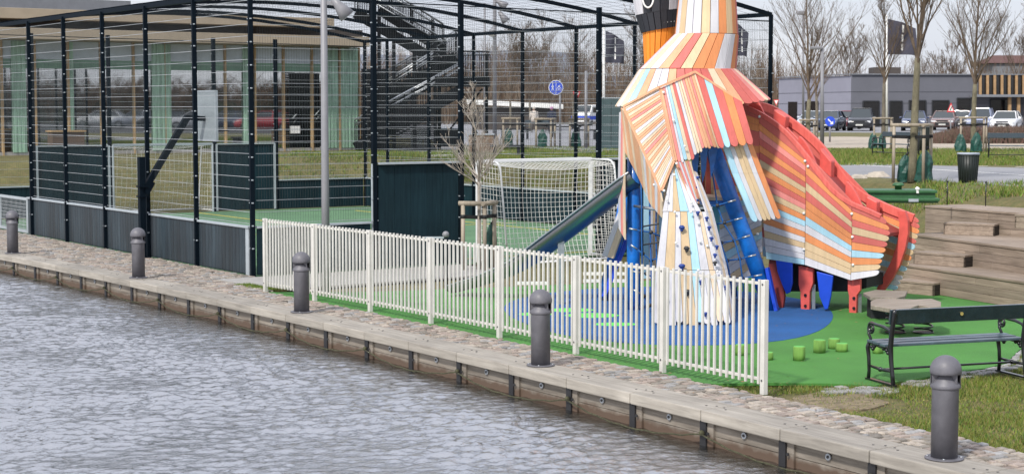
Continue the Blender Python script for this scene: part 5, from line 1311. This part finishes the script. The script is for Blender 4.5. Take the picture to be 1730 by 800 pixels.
cab(1014, 1050, 166, 252, pm('slate_green_screen', (.05, .085, .09), .7, var=.1), 'slatted_enclosure', 'slate green slatted enclosure left of the bird shoulder', 'enclosure', 1.5)

# ================================================================== GREY HALL
m_hl = pm('hall_end_grey', (.235, .235, .285), .75, var=.05, scale=.6); m_hd = pm('hall_front_grey', (.105, .108, .128), .75, var=.06, scale=.6)  # end wall coloured paler than the front wall
m_win = pm('dark_window', (.012, .012, .014), .12, spec=.8); m_slat = pm('timber_slat', (.33, .205, .10), .7)
hall = thing('grey_hall', (30, 138, GZ), 'long low hall, pale grey end wall, dark grey front, timber slats at right', 'building')
Yc = 150.0; c0 = D(1437, 200, Yc); cx_ = c0.x
zT = D(1437, 126, Yc).z
lx = D(1315, 200, 166).x
ftv = Vector((1, .10, 0)).normalized()
rx_ = cx_ + 54
P_ = [Vector((cx_, Yc, GZ)), Vector((rx_, Yc + 4.4, GZ)), Vector((rx_ - 5, Yc + 26, GZ)), Vector((lx, 166, GZ))]
b = MB(); b.slab([P_[0], P_[1], P_[1] + Vector((0, 0, zT - GZ)), P_[0] + Vector((0, 0, zT - GZ))], (.0, .3, 0), 0); b.build('front_wall', m_hd, hall)
b = MB(); b.slab([P_[0], P_[3], P_[3] + Vector((0, 0, zT - GZ - .1)), P_[0] + Vector((0, 0, zT - GZ - .1))], (.3, .1, 0), 0); b.build('end_wall', m_hl, hall)
b = MB(); b.slab([p + Vector((0, 0, zT - GZ - .12)) for p in [P_[0] + Vector((.3, .3, 0)), P_[1] + Vector((0, .3, 0)), P_[2], P_[3] + Vector((.3, .0, 0))]], (0, 0, -.2)); b.build('roof', m_plant, hall)
b = MB()
for a, c in ((P_[0], P_[1]), (P_[0], P_[3])): b.beam(a + Vector((0, -.02, zT - GZ + .03)), c + Vector((0, -.02, zT - GZ + .03)), .35, .09)
b.build('coping', m_plant, hall)
jb = MB()
for z in (1.05, 2.1, 3.1):
    jb.beam(P_[0] + Vector((0, -.012, z)), P_[1] + Vector((0, -.012, z)), .02, .02); jb.beam(P_[0] + Vector((-.01, -.012, z)), P_[3] + Vector((-.01, -.012, z)), .02, .02)
jb.build('cladding_joint', m_dark, hall)
ftv = (P_[1] - P_[0]).normalized()
def hp_(px, py): return PL(px, py, P_[0], ftv)
for x0_, x1_, y0_, y1_ in ((1458, 1485, 171, 212), (1503, 1524, 171, 212), (1536, 1564, 170, 200), (1575, 1603, 170, 200), (1617, 1640, 166, 205), (1673, 1704, 168, 205)):
    p = [hp_(x0_, y0_), hp_(x1_, y0_), hp_(x1_, y1_), hp_(x0_, y1_)]; b = MB(); b.slab([q + Vector((0, -.03, 0)) for q in p], (0, .05, 0)); wn = b.build('window', m_win, hall)
    fr2 = MB(); 
    for i in range(4): fr2.beam(p[i] + Vector((0, -.05, 0)), p[(i + 1) % 4] + Vector((0, -.05, 0)), .1)
    fr2.build('window_frame', m_dark, wn)
ev = (P_[3] - P_[0]).normalized()
for x0_, x1_, y0_, y1_ in ((1332, 1347, 172, 205), (1361, 1383, 171, 205)):
    p = [PL(x, y, P_[0], ev) for x, y in ((x0_, y0_), (x1_, y0_), (x1_, y1_), (x0_, y1_))]; b = MB(); b.slab([q + Vector((-.05, -.03, 0)) for q in p], (0.05, .03, 0)); b.build('window', m_win, hall)
b = MB()
for k in range(16):
    px = 1655 + k * 12.2; a, c = hp_(px, 127), hp_(px, 160); a.y -= .2; c.y -= .2; b.beam(a, c, .22, .16)
b.build('timber_slats', m_slat, hall)
for px in (1701, 1716, 1729, 1760): b = MB(); a, c = hp_(px, 162), hp_(px, 210); a.y -= .8; c.y -= .8; b.beam(a, c, .26); b.build('timber_post', m_slat, hall)
b = MB(); a, c = hp_(1640, 162), hp_(1860, 162); b.beam(a - Vector((0, .8, 0)), c - Vector((0, .8, 0)), 1.4, .22); b.build('canopy', m_plant, hall)
b = MB(); p = [hp_(1653, 129), hp_(1850, 129), hp_(1850, 160), hp_(1653, 160)]; b.slab([q + Vector((0, -.03, 0)) for q in p], (0, .03, 0)); b.build('upper_glazing', m_win, hall)
# small roof box and roof-top tank
cabx = D(1518, 120, 160); b = MB(); b.box((cabx.x, 166, zT + .5), (2.6, 2.6, 1.0)); b.build('roof_vent_box', m_soff, hall)
# white roofed shed beyond the court
sh = thing('white_roofed_shed', (1, 112, GZ), 'long dark shed with a white flat roof edge beyond the plaza', 'shed')
q0, q1 = D(800, 168, 130), D(940, 176, 130)
b = MB(); b.box(((q0.x + q1.x) / 2, 132, (GZ + q0.z) / 2 - .3), (q1.x - q0.x, 4, q0.z - GZ - .6)); b.build('walls', m_soff, sh)
b = MB(); b.slab([Vector((q0.x - .5, 129.4, q0.z)), Vector((q1.x + .5, 129.4, q1.z)), Vector((q1.x + .5, 135, q1.z)), Vector((q0.x - .5, 135, q0.z))], (0, 0, -.36)); b.build('roof', m_white, sh)
# sheds at the left of hall
h2 = thing('red_roof_house', Vector((71, 240, GZ)), 'distant building with a dark red brown roof at the right edge', 'building')
b = MB(); q = D(1712, 108, 240); b.box((q.x, 240, (q.z + GZ) / 2), (8, 8, q.z - GZ)); b.build('wall', m_plant, h2)
b = MB(); z0 = q.z; b.add([(q.x - 4.6, 235.6, z0), (q.x + 4.6, 235.6, z0), (q.x + 4.6, 244.4, z0), (q.x - 4.6, 244.4, z0), (q.x - 3, 240, z0 + 1.2), (q.x + 3, 240, z0 + 1.2)], [(0, 1, 5, 4), (1, 2, 5), (2, 3, 4, 5), (3, 0, 4), (3, 2, 1, 0)]); b.build('roof', pm('red_brown_roof', (.09, .04, .035), .8), h2)

# ================================================================== CARS
m_tyre = pm('tyre', (.012, .012, .013), .8); m_rim = pm('alloy', (.35, .36, .38), .35, metal=.8); m_cglass = pm('car_glass', (.02, .028, .03), .05, spec=1.0, var=.02); m_lampw = pm('headlamp', (.6, .62, .64), .15)
m_plate = pm('number_plate', (.55, .55, .52), .5)
def car(loc, rz, col, label, suv=0, name='parked_car'):
    g = thing(name, loc, label, 'car', 'cars parked in front of the grey hall', rz)
    cm = pm('car_paint_%d_%d_%d' % tuple(int(c * 1000) for c in col), col, .25, var=.03, coat=.8)
    Lc, W, Hh = 4.4, 1.78, 1.45 + .2 * suv
    secs = [(-2.2, .42, .62, .82), (-2.1, .30, .78, .95), (-1.6, .22, .90, .99), (-.7, .20, .97, 1), (.5, .20, .99, 1), (1.5, .22, .96, 1), (2.05, .30, .95, .95), (2.2, .40, .85, .86)]
    # x forward is negative end = front
    def ring_(x, z0, z1, k): hw = W / 2 * k; return [(x, -hw * .96, z0), (x, -hw, (z0 + z1) * .5), (x, -hw * .97, z1 - .06), (x, -hw * .88, z1), (x, hw * .88, z1), (x, hw * .97, z1 - .06), (x, hw, (z0 + z1) * .5), (x, hw * .96, z0)]
    b = MB(); vs = []; fs = []; n = 8
    for sct in secs: vs += ring_(sct[0], sct[1], sct[2] * (1 + .06 * suv), sct[3])
    for i in range(len(secs) - 1):
        for k in range(n): fs.append((i * n + k, i * n + (k + 1) % n, (i + 1) * n + (k + 1) % n, (i + 1) * n + k))
    fs += [tuple(range(n))[::-1], tuple((len(secs) - 1) * n + k for k in range(n))]
    b.add(vs, fs, 0, True); b.build('body', cm, g, local=True)
    zb = .95 * (1 + .06 * suv)
    lo = [(-1.15, .80), (-.55, .82), (1.2, .82), (1.95, .76)]; b = MB()
    ll = [(-1.12, -.80, zb - .04), (1.98, -.76, zb - .05), (1.98, .76, zb - .05), (-1.12, .80, zb - .04)]; hh_ = [(-.28, -.60, Hh - .03), (1.40 + .3 * suv, -.58, Hh - .04), (1.40 + .3 * suv, .58, Hh - .04), (-.28, .60, Hh - .03)]
    b.add(ll + hh_, [(0, 1, 5, 4), (1, 2, 6, 5), (2, 3, 7, 6), (3, 0, 4, 7), (4, 5, 6, 7)]); b.build('glasshouse', m_cglass, g, local=True)
    b = MB(); b.box((.58 + .15 * suv, 0, Hh - .015), (1.75 + .3 * suv, 1.22, .05)); 
    for y in (-1, 1):
        b.beam((-1.12, y * .81, zb - .03), (-.28, y * .615, Hh - .01), .06, .05); b.beam((.55, y * .80, zb - .03), (.6, y * .605, Hh - .01), .07, .04); b.beam((1.98, y * .77, zb - .03), (1.42 + .3 * suv, y * .59, Hh - .01), .09, .06)
    b.build('roof', cm, g, local=True, bevel=.01)
    for x in (-1.38, 1.35):
        for y in (-1, 1):
            b = MB(); b.tube([(x, y * .70, .32), (x, y * .90, .32)], .325, 18, smooth=True); w0 = b.build('wheel', m_tyre, g, local=True); b = MB(); b.tube([(x, y * .88, .32), (x, y * .905, .32)], .20, 12); b.build('rim', m_rim, w0, local=True)
    for y in (-1, 1):
        b = MB(); b.box((-2.12, y * .62, .68), (.12, .36, .13), y * .25); b.build('headlight', m_lampw, g, local=True, bevel=.02)
        b = MB(); b.box((-.75, y * .98, .98), (.12, .2, .13)); b.build('mirror', cm, g, local=True, bevel=.02)
        b = MB(); b.box((2.17, y * .62, .75), (.08, .3, .14)); b.build('tail_light', pm('tail_lamp', (.35, .01, .01), .2), g, local=True)
    b = MB(); b.box((-2.2, 0, .52), (.05, 1.0, .2)); b.box((-2.21, 0, .72), (.04, .8, .08)); b.build('grille', m_dark, g, local=True)
    b = MB(); b.box((-2.235, 0, .45), (.01, .5, .11)); b.build('number_plate', m_plate, g, local=True); return g
cars = [(1402, 221, 1.2, (.03, .05, .10), 'dark blue parked car nearest the street lamp', 0), (1455, 221, 1.3, (.012, .013, .018), 'black parked car with a large grille, right of the dark blue one', 1), (1545, 221, 1.3, (.035, .05, .11), 'blue parked car behind the mossy tree trunk', 0), (1595, 220, 1.25, (.16, .10, .09), 'brown parked car behind the scrub hedge', 0), (1657, 220.5, 1.2, (.22, .25, .36), 'pale blue parked car right of the triangular warning sign', 1), (1700, 223, 1.15, (.62, .62, .64), 'silver white parked car at the right edge behind the far bench', 0), (1374, 220, 1.2, (.38, .42, .48), 'silver parked car half hidden behind the forked tree', 0), (1427, 218.2, 1.1, (.20, .02, .03), 'dark red car roof showing behind the black parked car', 0), (1624, 218.5, 1.2, (.05, .05, .06), 'dark grey car behind the brown one by the warning sign', 0)]
for px, py, a, col, lab, suv in cars:
    q = on(px, py); car(q, a, col, lab, suv)
# the car park and trees the pavilion panes mirror, out of frame to the right
refl = [((.05, .07, .12), 44, 30), ((.5, .5, .52), 47.5, 25), ((.02, .02, .025), 51, 20), ((.3, .32, .36), 54.5, 15), ((.35, .03, .04), 41, 35), ((.6, .6, .6), 58, 9)]
for i, (cc, x, y) in enumerate(refl): car(Vector((x, y, GZ)), 1.0 + i * .05, cc, ['dark blue', 'white', 'black', 'silver', 'red', 'pale grey'][i] + ' car of the side car park mirrored in the pavilion glass')
sheet('side_car_park', [Vector((34, 55, 0)), Vector((96, 40, 0)), Vector((96, -80, 0)), Vector((60, -60, 0)), Vector((28, 24, 0))], GZ + .006, pm('dark_asphalt', (.045, .045, .05), .9))
wd = MB(); rr = random.Random(77)
for _ in range(520):
    x = rr.uniform(98, 114); y = rr.uniform(-85, 22); h = rr.uniform(2.6, 4.4); p = Vector((x, y, GZ)); wd.tube([p, p + Vector((rr.gauss(0, .4), rr.gauss(0, .4), h))], [.2, .05], 4, 0, cap=False)
    for k in range(12): L = rr.uniform(1, 2.4); q = p + Vector((0, 0, h * rr.uniform(.15, .9))); wd.tube([q, q + Vector((rr.gauss(0, .5), rr.gauss(0, .9), 1)) * L], [.10, .03], 3, 0, cap=False)
o = wd.build('side_woodland', [m_wood], fix=False); tag(o, 'leafless wood beyond the side car park', 'woodland', kind='stuff')
b = MB(); b.box((104, -32, GZ + 1.2), (6, 108, 2.4)); struct('side_bank', b, pm('dark_scrub', (.03, .035, .02), .95, var=.4, scale=.5))
# van beyond the court
q = on(994, 212); vn = thing('white_van', q, 'white and blue van beyond the plaza right of the triangular sign', 'van', rz=1.2)
b = MB(); prof = [(-2.4, .35), (-2.4, 1.0), (-2.0, 1.25), (-1.4, 1.95), (2.4, 2.0), (2.4, .35)]; b.slab([(x, -.9, z) for x, z in prof], (0, 1.8, 0)); b.build('body', m_white, vn, local=True, bevel=.06)
b = MB(); b.slab([(-1.95, -.8, 1.3), (-1.45, -.8, 1.88), (-1.45, .8, 1.88), (-1.95, .8, 1.3)], (-.05, 0, .04)); b.build('windscreen', m_cglass, vn, local=True)
b = MB(); b.box((-.8, -.905, 1.5), (1.0, .03, .55)); b.build('side_window', m_cglass, vn, local=True)
b = MB(); b.box((0, 0, .75), (4.84, 1.83, .35)); b.build('blue_stripe', m_blued, vn, local=True)
for x in (-1.6, 1.5):
    for y in (-.8, .8): b = MB(); b.tube([(x, y - .1, .34), (x, y + .12, .34)], .34, 16); b.build('wheel', m_tyre, vn, local=True)
# reddish scrub hedge in front of the cars
hb = MB(); rr = random.Random(8)
for _ in range(5200):
    px = rr.uniform(1575, 1760); Yh = rr.uniform(78, 86); x = (px - 865) / F * Yh; L = rr.uniform(.4, .85) * min(1, .55 + (px - 1575) / 120)
    d = Vector((rr.gauss(0, .4), rr.gauss(0, .3), 1)).normalized(); p = Vector((x, Yh, GZ)); hb.tube([p, p + d * L], [.018, .008], 3, rr.choice((0, 1)), cap=False)
o = hb.build('scrub_hedge', [pm('russet_twig', (.15, .085, .07), .9, var=.2), m_twig], fix=False); tag(o, 'low russet scrub hedge in front of the parked cars', 'hedge', kind='stuff')
# ================================================================== LAMPS, FLAGS, SIGNS, BINS
P = on(1389, 256); q = D(1389, 82, P.y)
sl = thing('street_lamp', P, 'grey street lamp with a flat head reaching left, beside the forked tree', 'street lamp')
b = MB(); b.tube([P, q], [.08, .06], 12); b.build('pole', m_pole, sl); b = MB(); b.box(q + Vector((-.22, 0, .02)), (.42, .26, .12)); b.build('lamp_head', m_pole, sl, bevel=.03)
P = on(1357, 226); q = D(1357, 22, P.y); sl = thing('street_lamp', P, 'taller distant street lamp above the forked tree', 'street lamp'); b = MB(); b.tube([P, q], [.08, .06], 10); b.build('pole', m_pole, sl); b = MB(); b.box(q + Vector((-.1, 0, .0)), (.55, .3, .25)); b.build('lamp_head', m_pole, sl, bevel=.06)
m_flag = pm('dark_flag_cloth', (.035, .035, .055), .8, var=.2, scale=1.5)
def flag(px, pyb, ytop, fx0, fx1, fy0, fy1, label, whitepole=True, side=1, seed=1):
    P = on(px, pyb); q = D(px, ytop, P.y); g = thing('flag_pole', P, label, 'flag', 'dark flags on white poles'); b = MB(); b.tube([P, q], [.09, .05], 12); b.ball(q, .08); b.build('pole', m_white, g)
    b = MB(); nx_, nz_ = 14, 14; vs = []; fs = []; A = D(fx0, fy0, P.y); B = D(fx1, fy1, P.y)
    for i in range(nx_ + 1):
        for j in range(nz_ + 1):
            u, v_ = i / nx_, j / nz_; vs.append(Vector((lerp(A.x, B.x, u), P.y + .3 * math.sin(u * 8 + v_ * 3 + seed) * u, lerp(A.z, B.z, v_) - (.45 * u * (1 - v_) + .12 * u * u) + .05 * math.sin(v_ * 5 + u * 4) * u)))
    for i in range(nx_):
        for j in range(nz_): a = i * (nz_ + 1) + j; fs.append((a, a + nz_ + 1, a + nz_ + 2, a + 1))
    b.add(vs, fs, 0, True)
    for f in range(len(b.f)):
        i, j = f // nz_, f % nz_
        if i == 7 and 1 <= j <= 11 and (j % 4): b.m[f] = 1
    b.build('flag_cloth', [m_flag, m_white], g, fix=False)
flag(1498, 226, 28, 1500, 1547, 32, 92, 'dark flag blowing right from a white pole before the dark hall front', seed=1)
flag(1020, 232, 48, 1023, 1054, 52, 106, 'dark flag left of the bird neck, seen through the court mesh', seed=2)
flag(1240, 232, 30, 1243, 1263, 38, 94, 'dark flag just right of the bird neck', seed=3)
m_sb = pm('sign_blue', (.02, .07, .55), .4, var=.02); m_sr = pm('sign_red', (.6, .02, .025), .4, var=.02)
def signpole(px, py, ytop, label):
    P = on(px, py); q = D(px, ytop, P.y); g = thing('road_sign', P, label, 'road sign'); b = MB(); b.tube([P, q], .045, 10); b.build('pole', m_pole, g); return g, P.y
g, Y = signpole(946, 250, 134, 'round blue sign with white cycle and pedestrian symbols and a divider')
c = D(939, 148, Y); r = .46 * .36 * 1.9; 
b = MB(); b.tube([c + Vector((0, -.05, 0)), c + Vector((0, -.07, 0))], .30, 32, smooth=False); s0_ = b.build('sign_face', m_white, g)
b = MB(); b.tube([c + Vector((0, -.071, 0)), c + Vector((0, -.076, 0))], .275, 32, smooth=False); b.build('blue_disc', m_sb, s0_)
b = MB(); f_ = c + Vector((0, -.08, 0)); b.box(f_, (.022, .006, .54))
for e, pts in ((0, [((-.13, .13), (-.13, .02)), ((-.13, .02), (-.17, -.12)), ((-.13, .02), (-.09, -.12)), ((-.13, .09), (-.18, .02)), ((-.13, .09), (-.08, .02))]), (1, [((.07, -.02), (.12, .07)), ((.12, .07), (.19, -.02)), ((.12, .07), (.18, .09))])):
    for (x0_, z0), (x1_, z1) in pts: b.beam(f_ + Vector((x0_, 0, z0)), f_ + Vector((x1_, 0, z1)), .026, .006, up=(0, 1, 0))
b.ball(f_ + Vector((-.13, 0, .175)), .03, sc=(1, .2, 1))
for x in (.075, .19): b.tube([f_ + Vector((x + .045 * math.cos(a), 0, -.07 + .045 * math.sin(a))) for a in [i * math.pi / 8 for i in range(17)]], .008, 6, cap=False)
b.build('symbols', m_white, s0_)
def tri_sign(px, py, ytop, cy, size, label, up=True, sym=True):
    g, Y = signpole(px, py, ytop, label); c = D(px, cy, Y) + Vector((0, -.08, 0)); s_ = 1 if up else -1
    def tri(k, dy): return [c + Vector((k * size * math.cos(a) * .72, dy, s_ * k * size * math.sin(a))) for a in (math.pi / 2, math.pi / 2 + 2.094, math.pi / 2 + 4.189)]
    b = MB(); b.slab(tri(1, 0), (0, .02, 0)); o = b.build('sign_face', m_sr, g); b = MB(); b.slab(tri(.66, -.006), (0, .004, 0)); b.build('white_field', m_white, o)
    if sym: b = MB(); b.beam(c + Vector((-.06, -.009, -.1)), c + Vector((.05, -.009, .12)), .06, .004, up=(0, 1, 0)); b.ball(c + Vector((.07, -.01, .16)), .04, sc=(1, .2, 1)); b.build('black_symbol', m_blk, o)
tri_sign(1606, 225, 200, 184, .42, 'red bordered triangular warning sign before the parked cars', True)
tri_sign(974, 236, 165, 160, .32, 'red bordered give way triangle beyond the court', False)
tri_sign(1311, 232, 185, 172, .24, 'give way sign left of the grey hall by the last court post', False, False)
g, Y = signpole(1402, 240, 206, 'small round blue keep-left sign with a white arrow by the street lamp'); c = D(1402, 205, Y) + Vector((0, -.06, 0))
b = MB(); b.tube([c, c + Vector((0, -.02, 0))], .24, 28, smooth=False); o = b.build('sign_face', m_sb, g); b = MB(); f_ = c + Vector((0, -.026, 0)); b.beam(f_ + Vector((-.11, 0, .11)), f_ + Vector((.09, 0, -.09)), .05, .006, up=(0, 1, 0)); b.slab([f_ + Vector(p) for p in ((.14, 0, -.14), (.14, 0, .02), (-.02, 0, -.14))], (0, -.004, 0)); b.build('white_arrow', m_white, o)
m_bin = pm('black_green_bin', (.010, .016, .014), .5, var=.2)
def binn(px, py, w0, w1, h, label):
    q = on(px, py); g = thing('litter_bin', q, label, 'litter bin', 'dark litter bins on the plateau'); b = MB(); b.lathe(q, [(w0, 0), (w1, h - .03)], 22)
    b.build('body', m_bin, g); b = MB(); b.lathe(q, [(w1 + .012, h - .04), (w1 + .018, h - .01), (w1 + .0, h)], 22); b.build('rim', pm('bin_rim', (.3, .34, .40), .5), g)
    b = MB()
    for k in range(22): a = 2 * math.pi * k / 22; b.beam(q + Vector((w0 * 1.01 * math.cos(a), w0 * 1.01 * math.sin(a), .02)), q + Vector((w1 * 1.01 * math.cos(a), w1 * 1.01 * math.sin(a), h - .05)), .012)
    b.build('ribs', m_bin, g)
q = on(1635, 309); binn(1635, 309, .185, .225, 52 * q.y / F * .98, 'tapered black bin standing in the grass before the cycle path')
binn(1556, 256, .30, .33, .95, 'dark bin behind the mossy trunk and its stake frame')
# wire garden fence pegs behind the terrace
b = MB()
for px, y0_, y1_ in ((1600, 306, 346), (1665, 314, 350)): q = G(px, y1_, 1.3); b.tube([q, q + Vector((0, 0, .42))], .012, 6)
o = b.build('iron_peg', m_blk) if False else None
for i, (px, y1_) in enumerate(((1600, 346), (1665, 348))):
    b = MB(); q = G(px, y1_, 1.3); b.tube([q, q + Vector((0, 0, .42))], .011, 6); b.ball(q + Vector((0, 0, .42)), .02); o = b.build('garden_peg', m_blk); tag(o, ['thin black peg in the grass left of the tapered bin', 'thin black peg in the grass right of the tapered bin'][i], 'peg', 'pegs behind the terraces')
# chamber gate latch at the playground
lg = thing('low_barrier', G(746, 486), 'short grey barrier with a round cap behind the railing', 'barrier'); q = D(748, 398, G(746, 486).y)
b = MB(); b.tube([Vector((q.x + .05, q.y, 0)), Vector((q.x + .05, q.y, q.z))], .035, 10); b.build('post', m_post, lg); b = MB(); b.ball(Vector((q.x + .05, q.y, q.z + .02)), .06); b.build('cap', m_pole, lg)
b = MB(); b.beam(Vector((q.x - .3, q.y, q.z - .03)), Vector((q.x + .02, q.y, q.z - .03)), .05, .03); b.build('arm', m_trim, lg)

# ================================================================== PEOPLE
def person(loc, rz, coat, legs, hat, label, phase=1):
    g = thing('person', loc, label, 'person', rz=rz)
    J = {'pel': (0, 0, .93), 'chest': (0, .0, 1.28), 'neck': (0, 0, 1.47), 'head': (0, -.01, 1.58), 'crown': (0, -.01, 1.70),
         'shl': (-.19, 0, 1.40), 'ell': (-.25, .04 * phase, 1.13), 'hal': (-.26, -.10 * phase, .90), 'shr': (.19, 0, 1.40), 'elr': (.25, -.04 * phase, 1.13), 'har': (.26, .08 * phase, .90),
         'hil': (-.09, 0, .88), 'knl': (-.10, -.12 * phase, .50), 'fol': (-.10, -.10 * phase, .09), 'tol': (-.10, -.24 * phase - .0, .04), 'hir': (.09, 0, .88), 'knr': (.10, .05 * phase, .50), 'for': (.10, .20 * phase, .11), 'tor': (.10, .08 * phase, .04)}
    rad = {'pel': .17, 'chest': .18, 'neck': .065, 'head': .10, 'crown': .085, 'shl': .085, 'ell': .06, 'hal': .045, 'shr': .085, 'elr': .06, 'har': .045, 'hil': .12, 'knl': .075, 'fol': .05, 'tol': .045, 'hir': .12, 'knr': .075, 'for': .05, 'tor': .045}
    E_ = [('pel', 'chest'), ('chest', 'neck'), ('neck', 'head'), ('head', 'crown'), ('chest', 'shl'), ('shl', 'ell'), ('ell', 'hal'), ('chest', 'shr'), ('shr', 'elr'), ('elr', 'har'), ('pel', 'hil'), ('hil', 'knl'), ('knl', 'fol'), ('fol', 'tol'), ('pel', 'hir'), ('hir', 'knr'), ('knr', 'for'), ('for', 'tor')]
    ks = list(J); me = bpy.data.meshes.new('body'); me.from_pydata([J[k] for k in ks], [(ks.index(a), ks.index(b)) for a, b in E_], []); me.update()
    o = bpy.data.objects.new('body', me); C.objects.link(o); o.parent = g; sk = o.modifiers.new('skin', 'SKIN'); me.skin_vertices if me.skin_vertices else None
    if not me.skin_vertices: 
        bm = bmesh.new(); bm.from_mesh(me); bm.verts.layers.skin.verify(); bm.to_mesh(me); bm.free()
    for i, k in enumerate(ks): me.skin_vertices[0].data[i].radius = (rad[k], rad[k]); me.skin_vertices[0].data[i].use_root = (k == 'pel')
    o.modifiers.new('sub', 'SUBSURF').render_levels = 2
    mt = pm('skin_tone', (.45, .27, .19), .6); me.materials.append(legs)
    b = MB(); b.lathe((0, 0, 0), [(.20, .72), (.215, .95), (.20, 1.15), (.215, 1.32), (.15, 1.44), (.075, 1.49)], 16)
    for s_, p in ((-1, 1), (1, -1)): b.tube([J['shl' if s_ < 0 else 'shr'], J['ell' if s_ < 0 else 'elr'], J['hal' if s_ < 0 else 'har']], [.095, .075, .06], 10)
    b.build('coat', coat, g, local=True)
    b = MB(); b.ball((0, -.01, 1.60), .108, n=14, k=10, sc=(.85, 1, 1.15)); b.ball((0, -.125, 1.59), .02, sc=(.7, 1, 1)); h = b.build('head', mt, g, local=True)
    b = MB()
    for x in (-.035, .035): b.ball((x, -.108, 1.615), .011)
    b.box((0, -.112, 1.545), (.04, .01, .008)); b.build('face', m_blk, h, local=True)
    b = MB(); b.ball((0, .012, 1.65), .122, n=14, k=8, sc=(.92, 1.02, .85)); b.build('hat', hat, g, local=True); return g
person(on(932, 226.5), math.pi * .9, pm('navy_coat', (.012, .016, .04), .8), pm('dark_trousers', (.012, .012, .02), .8), pm('lilac_hat', (.50, .25, .42), .8), 'person in a dark coat and lilac hat walking across the plaza')
person(on(902, 224), math.pi * 1.1, pm('cream_coat', (.50, .45, .40), .8), pm('grey_trousers', (.10, .09, .085), .8), pm('cream_hood', (.5, .44, .38), .8), 'person in a cream hooded coat walking left of the dark coated one', -1)
# a scatter of dry leaves and twigs blown over the rubber and the setts
m_leaf = pm('dry_leaf', (.22, .13, .06), .8, var=.4, scale=3)
lf = MB(); rr = random.Random(12)
for _ in range(420):
    s_ = rr.uniform(10, 26); t_0 = tb(s_) + (rr.uniform(.2, 2.0) if rr.random() < .6 else rr.uniform(2, 8)); c = ST(s_, t_0, .008 if t_0 > tb(s_) + .95 else .03)
    if t_0 > tb(s_) + .9 and (s_ < 13.5): continue
    a = rr.uniform(0, 6.3); r = rr.uniform(.012, .028); d = Vector((math.cos(a), math.sin(a), 0)) * r; e = Vector((-d.y, d.x, rr.uniform(.1, .5) * r)) * .5
    lf.add([c - d, c + e, c + d, c - e + Vector((0, 0, .004))], [(0, 1, 2, 3)])
tag(lf.build('leaf_litter', m_leaf, fix=False), 'dry leaves scattered over the rubber ground and setts', 'leaves', kind='stuff')
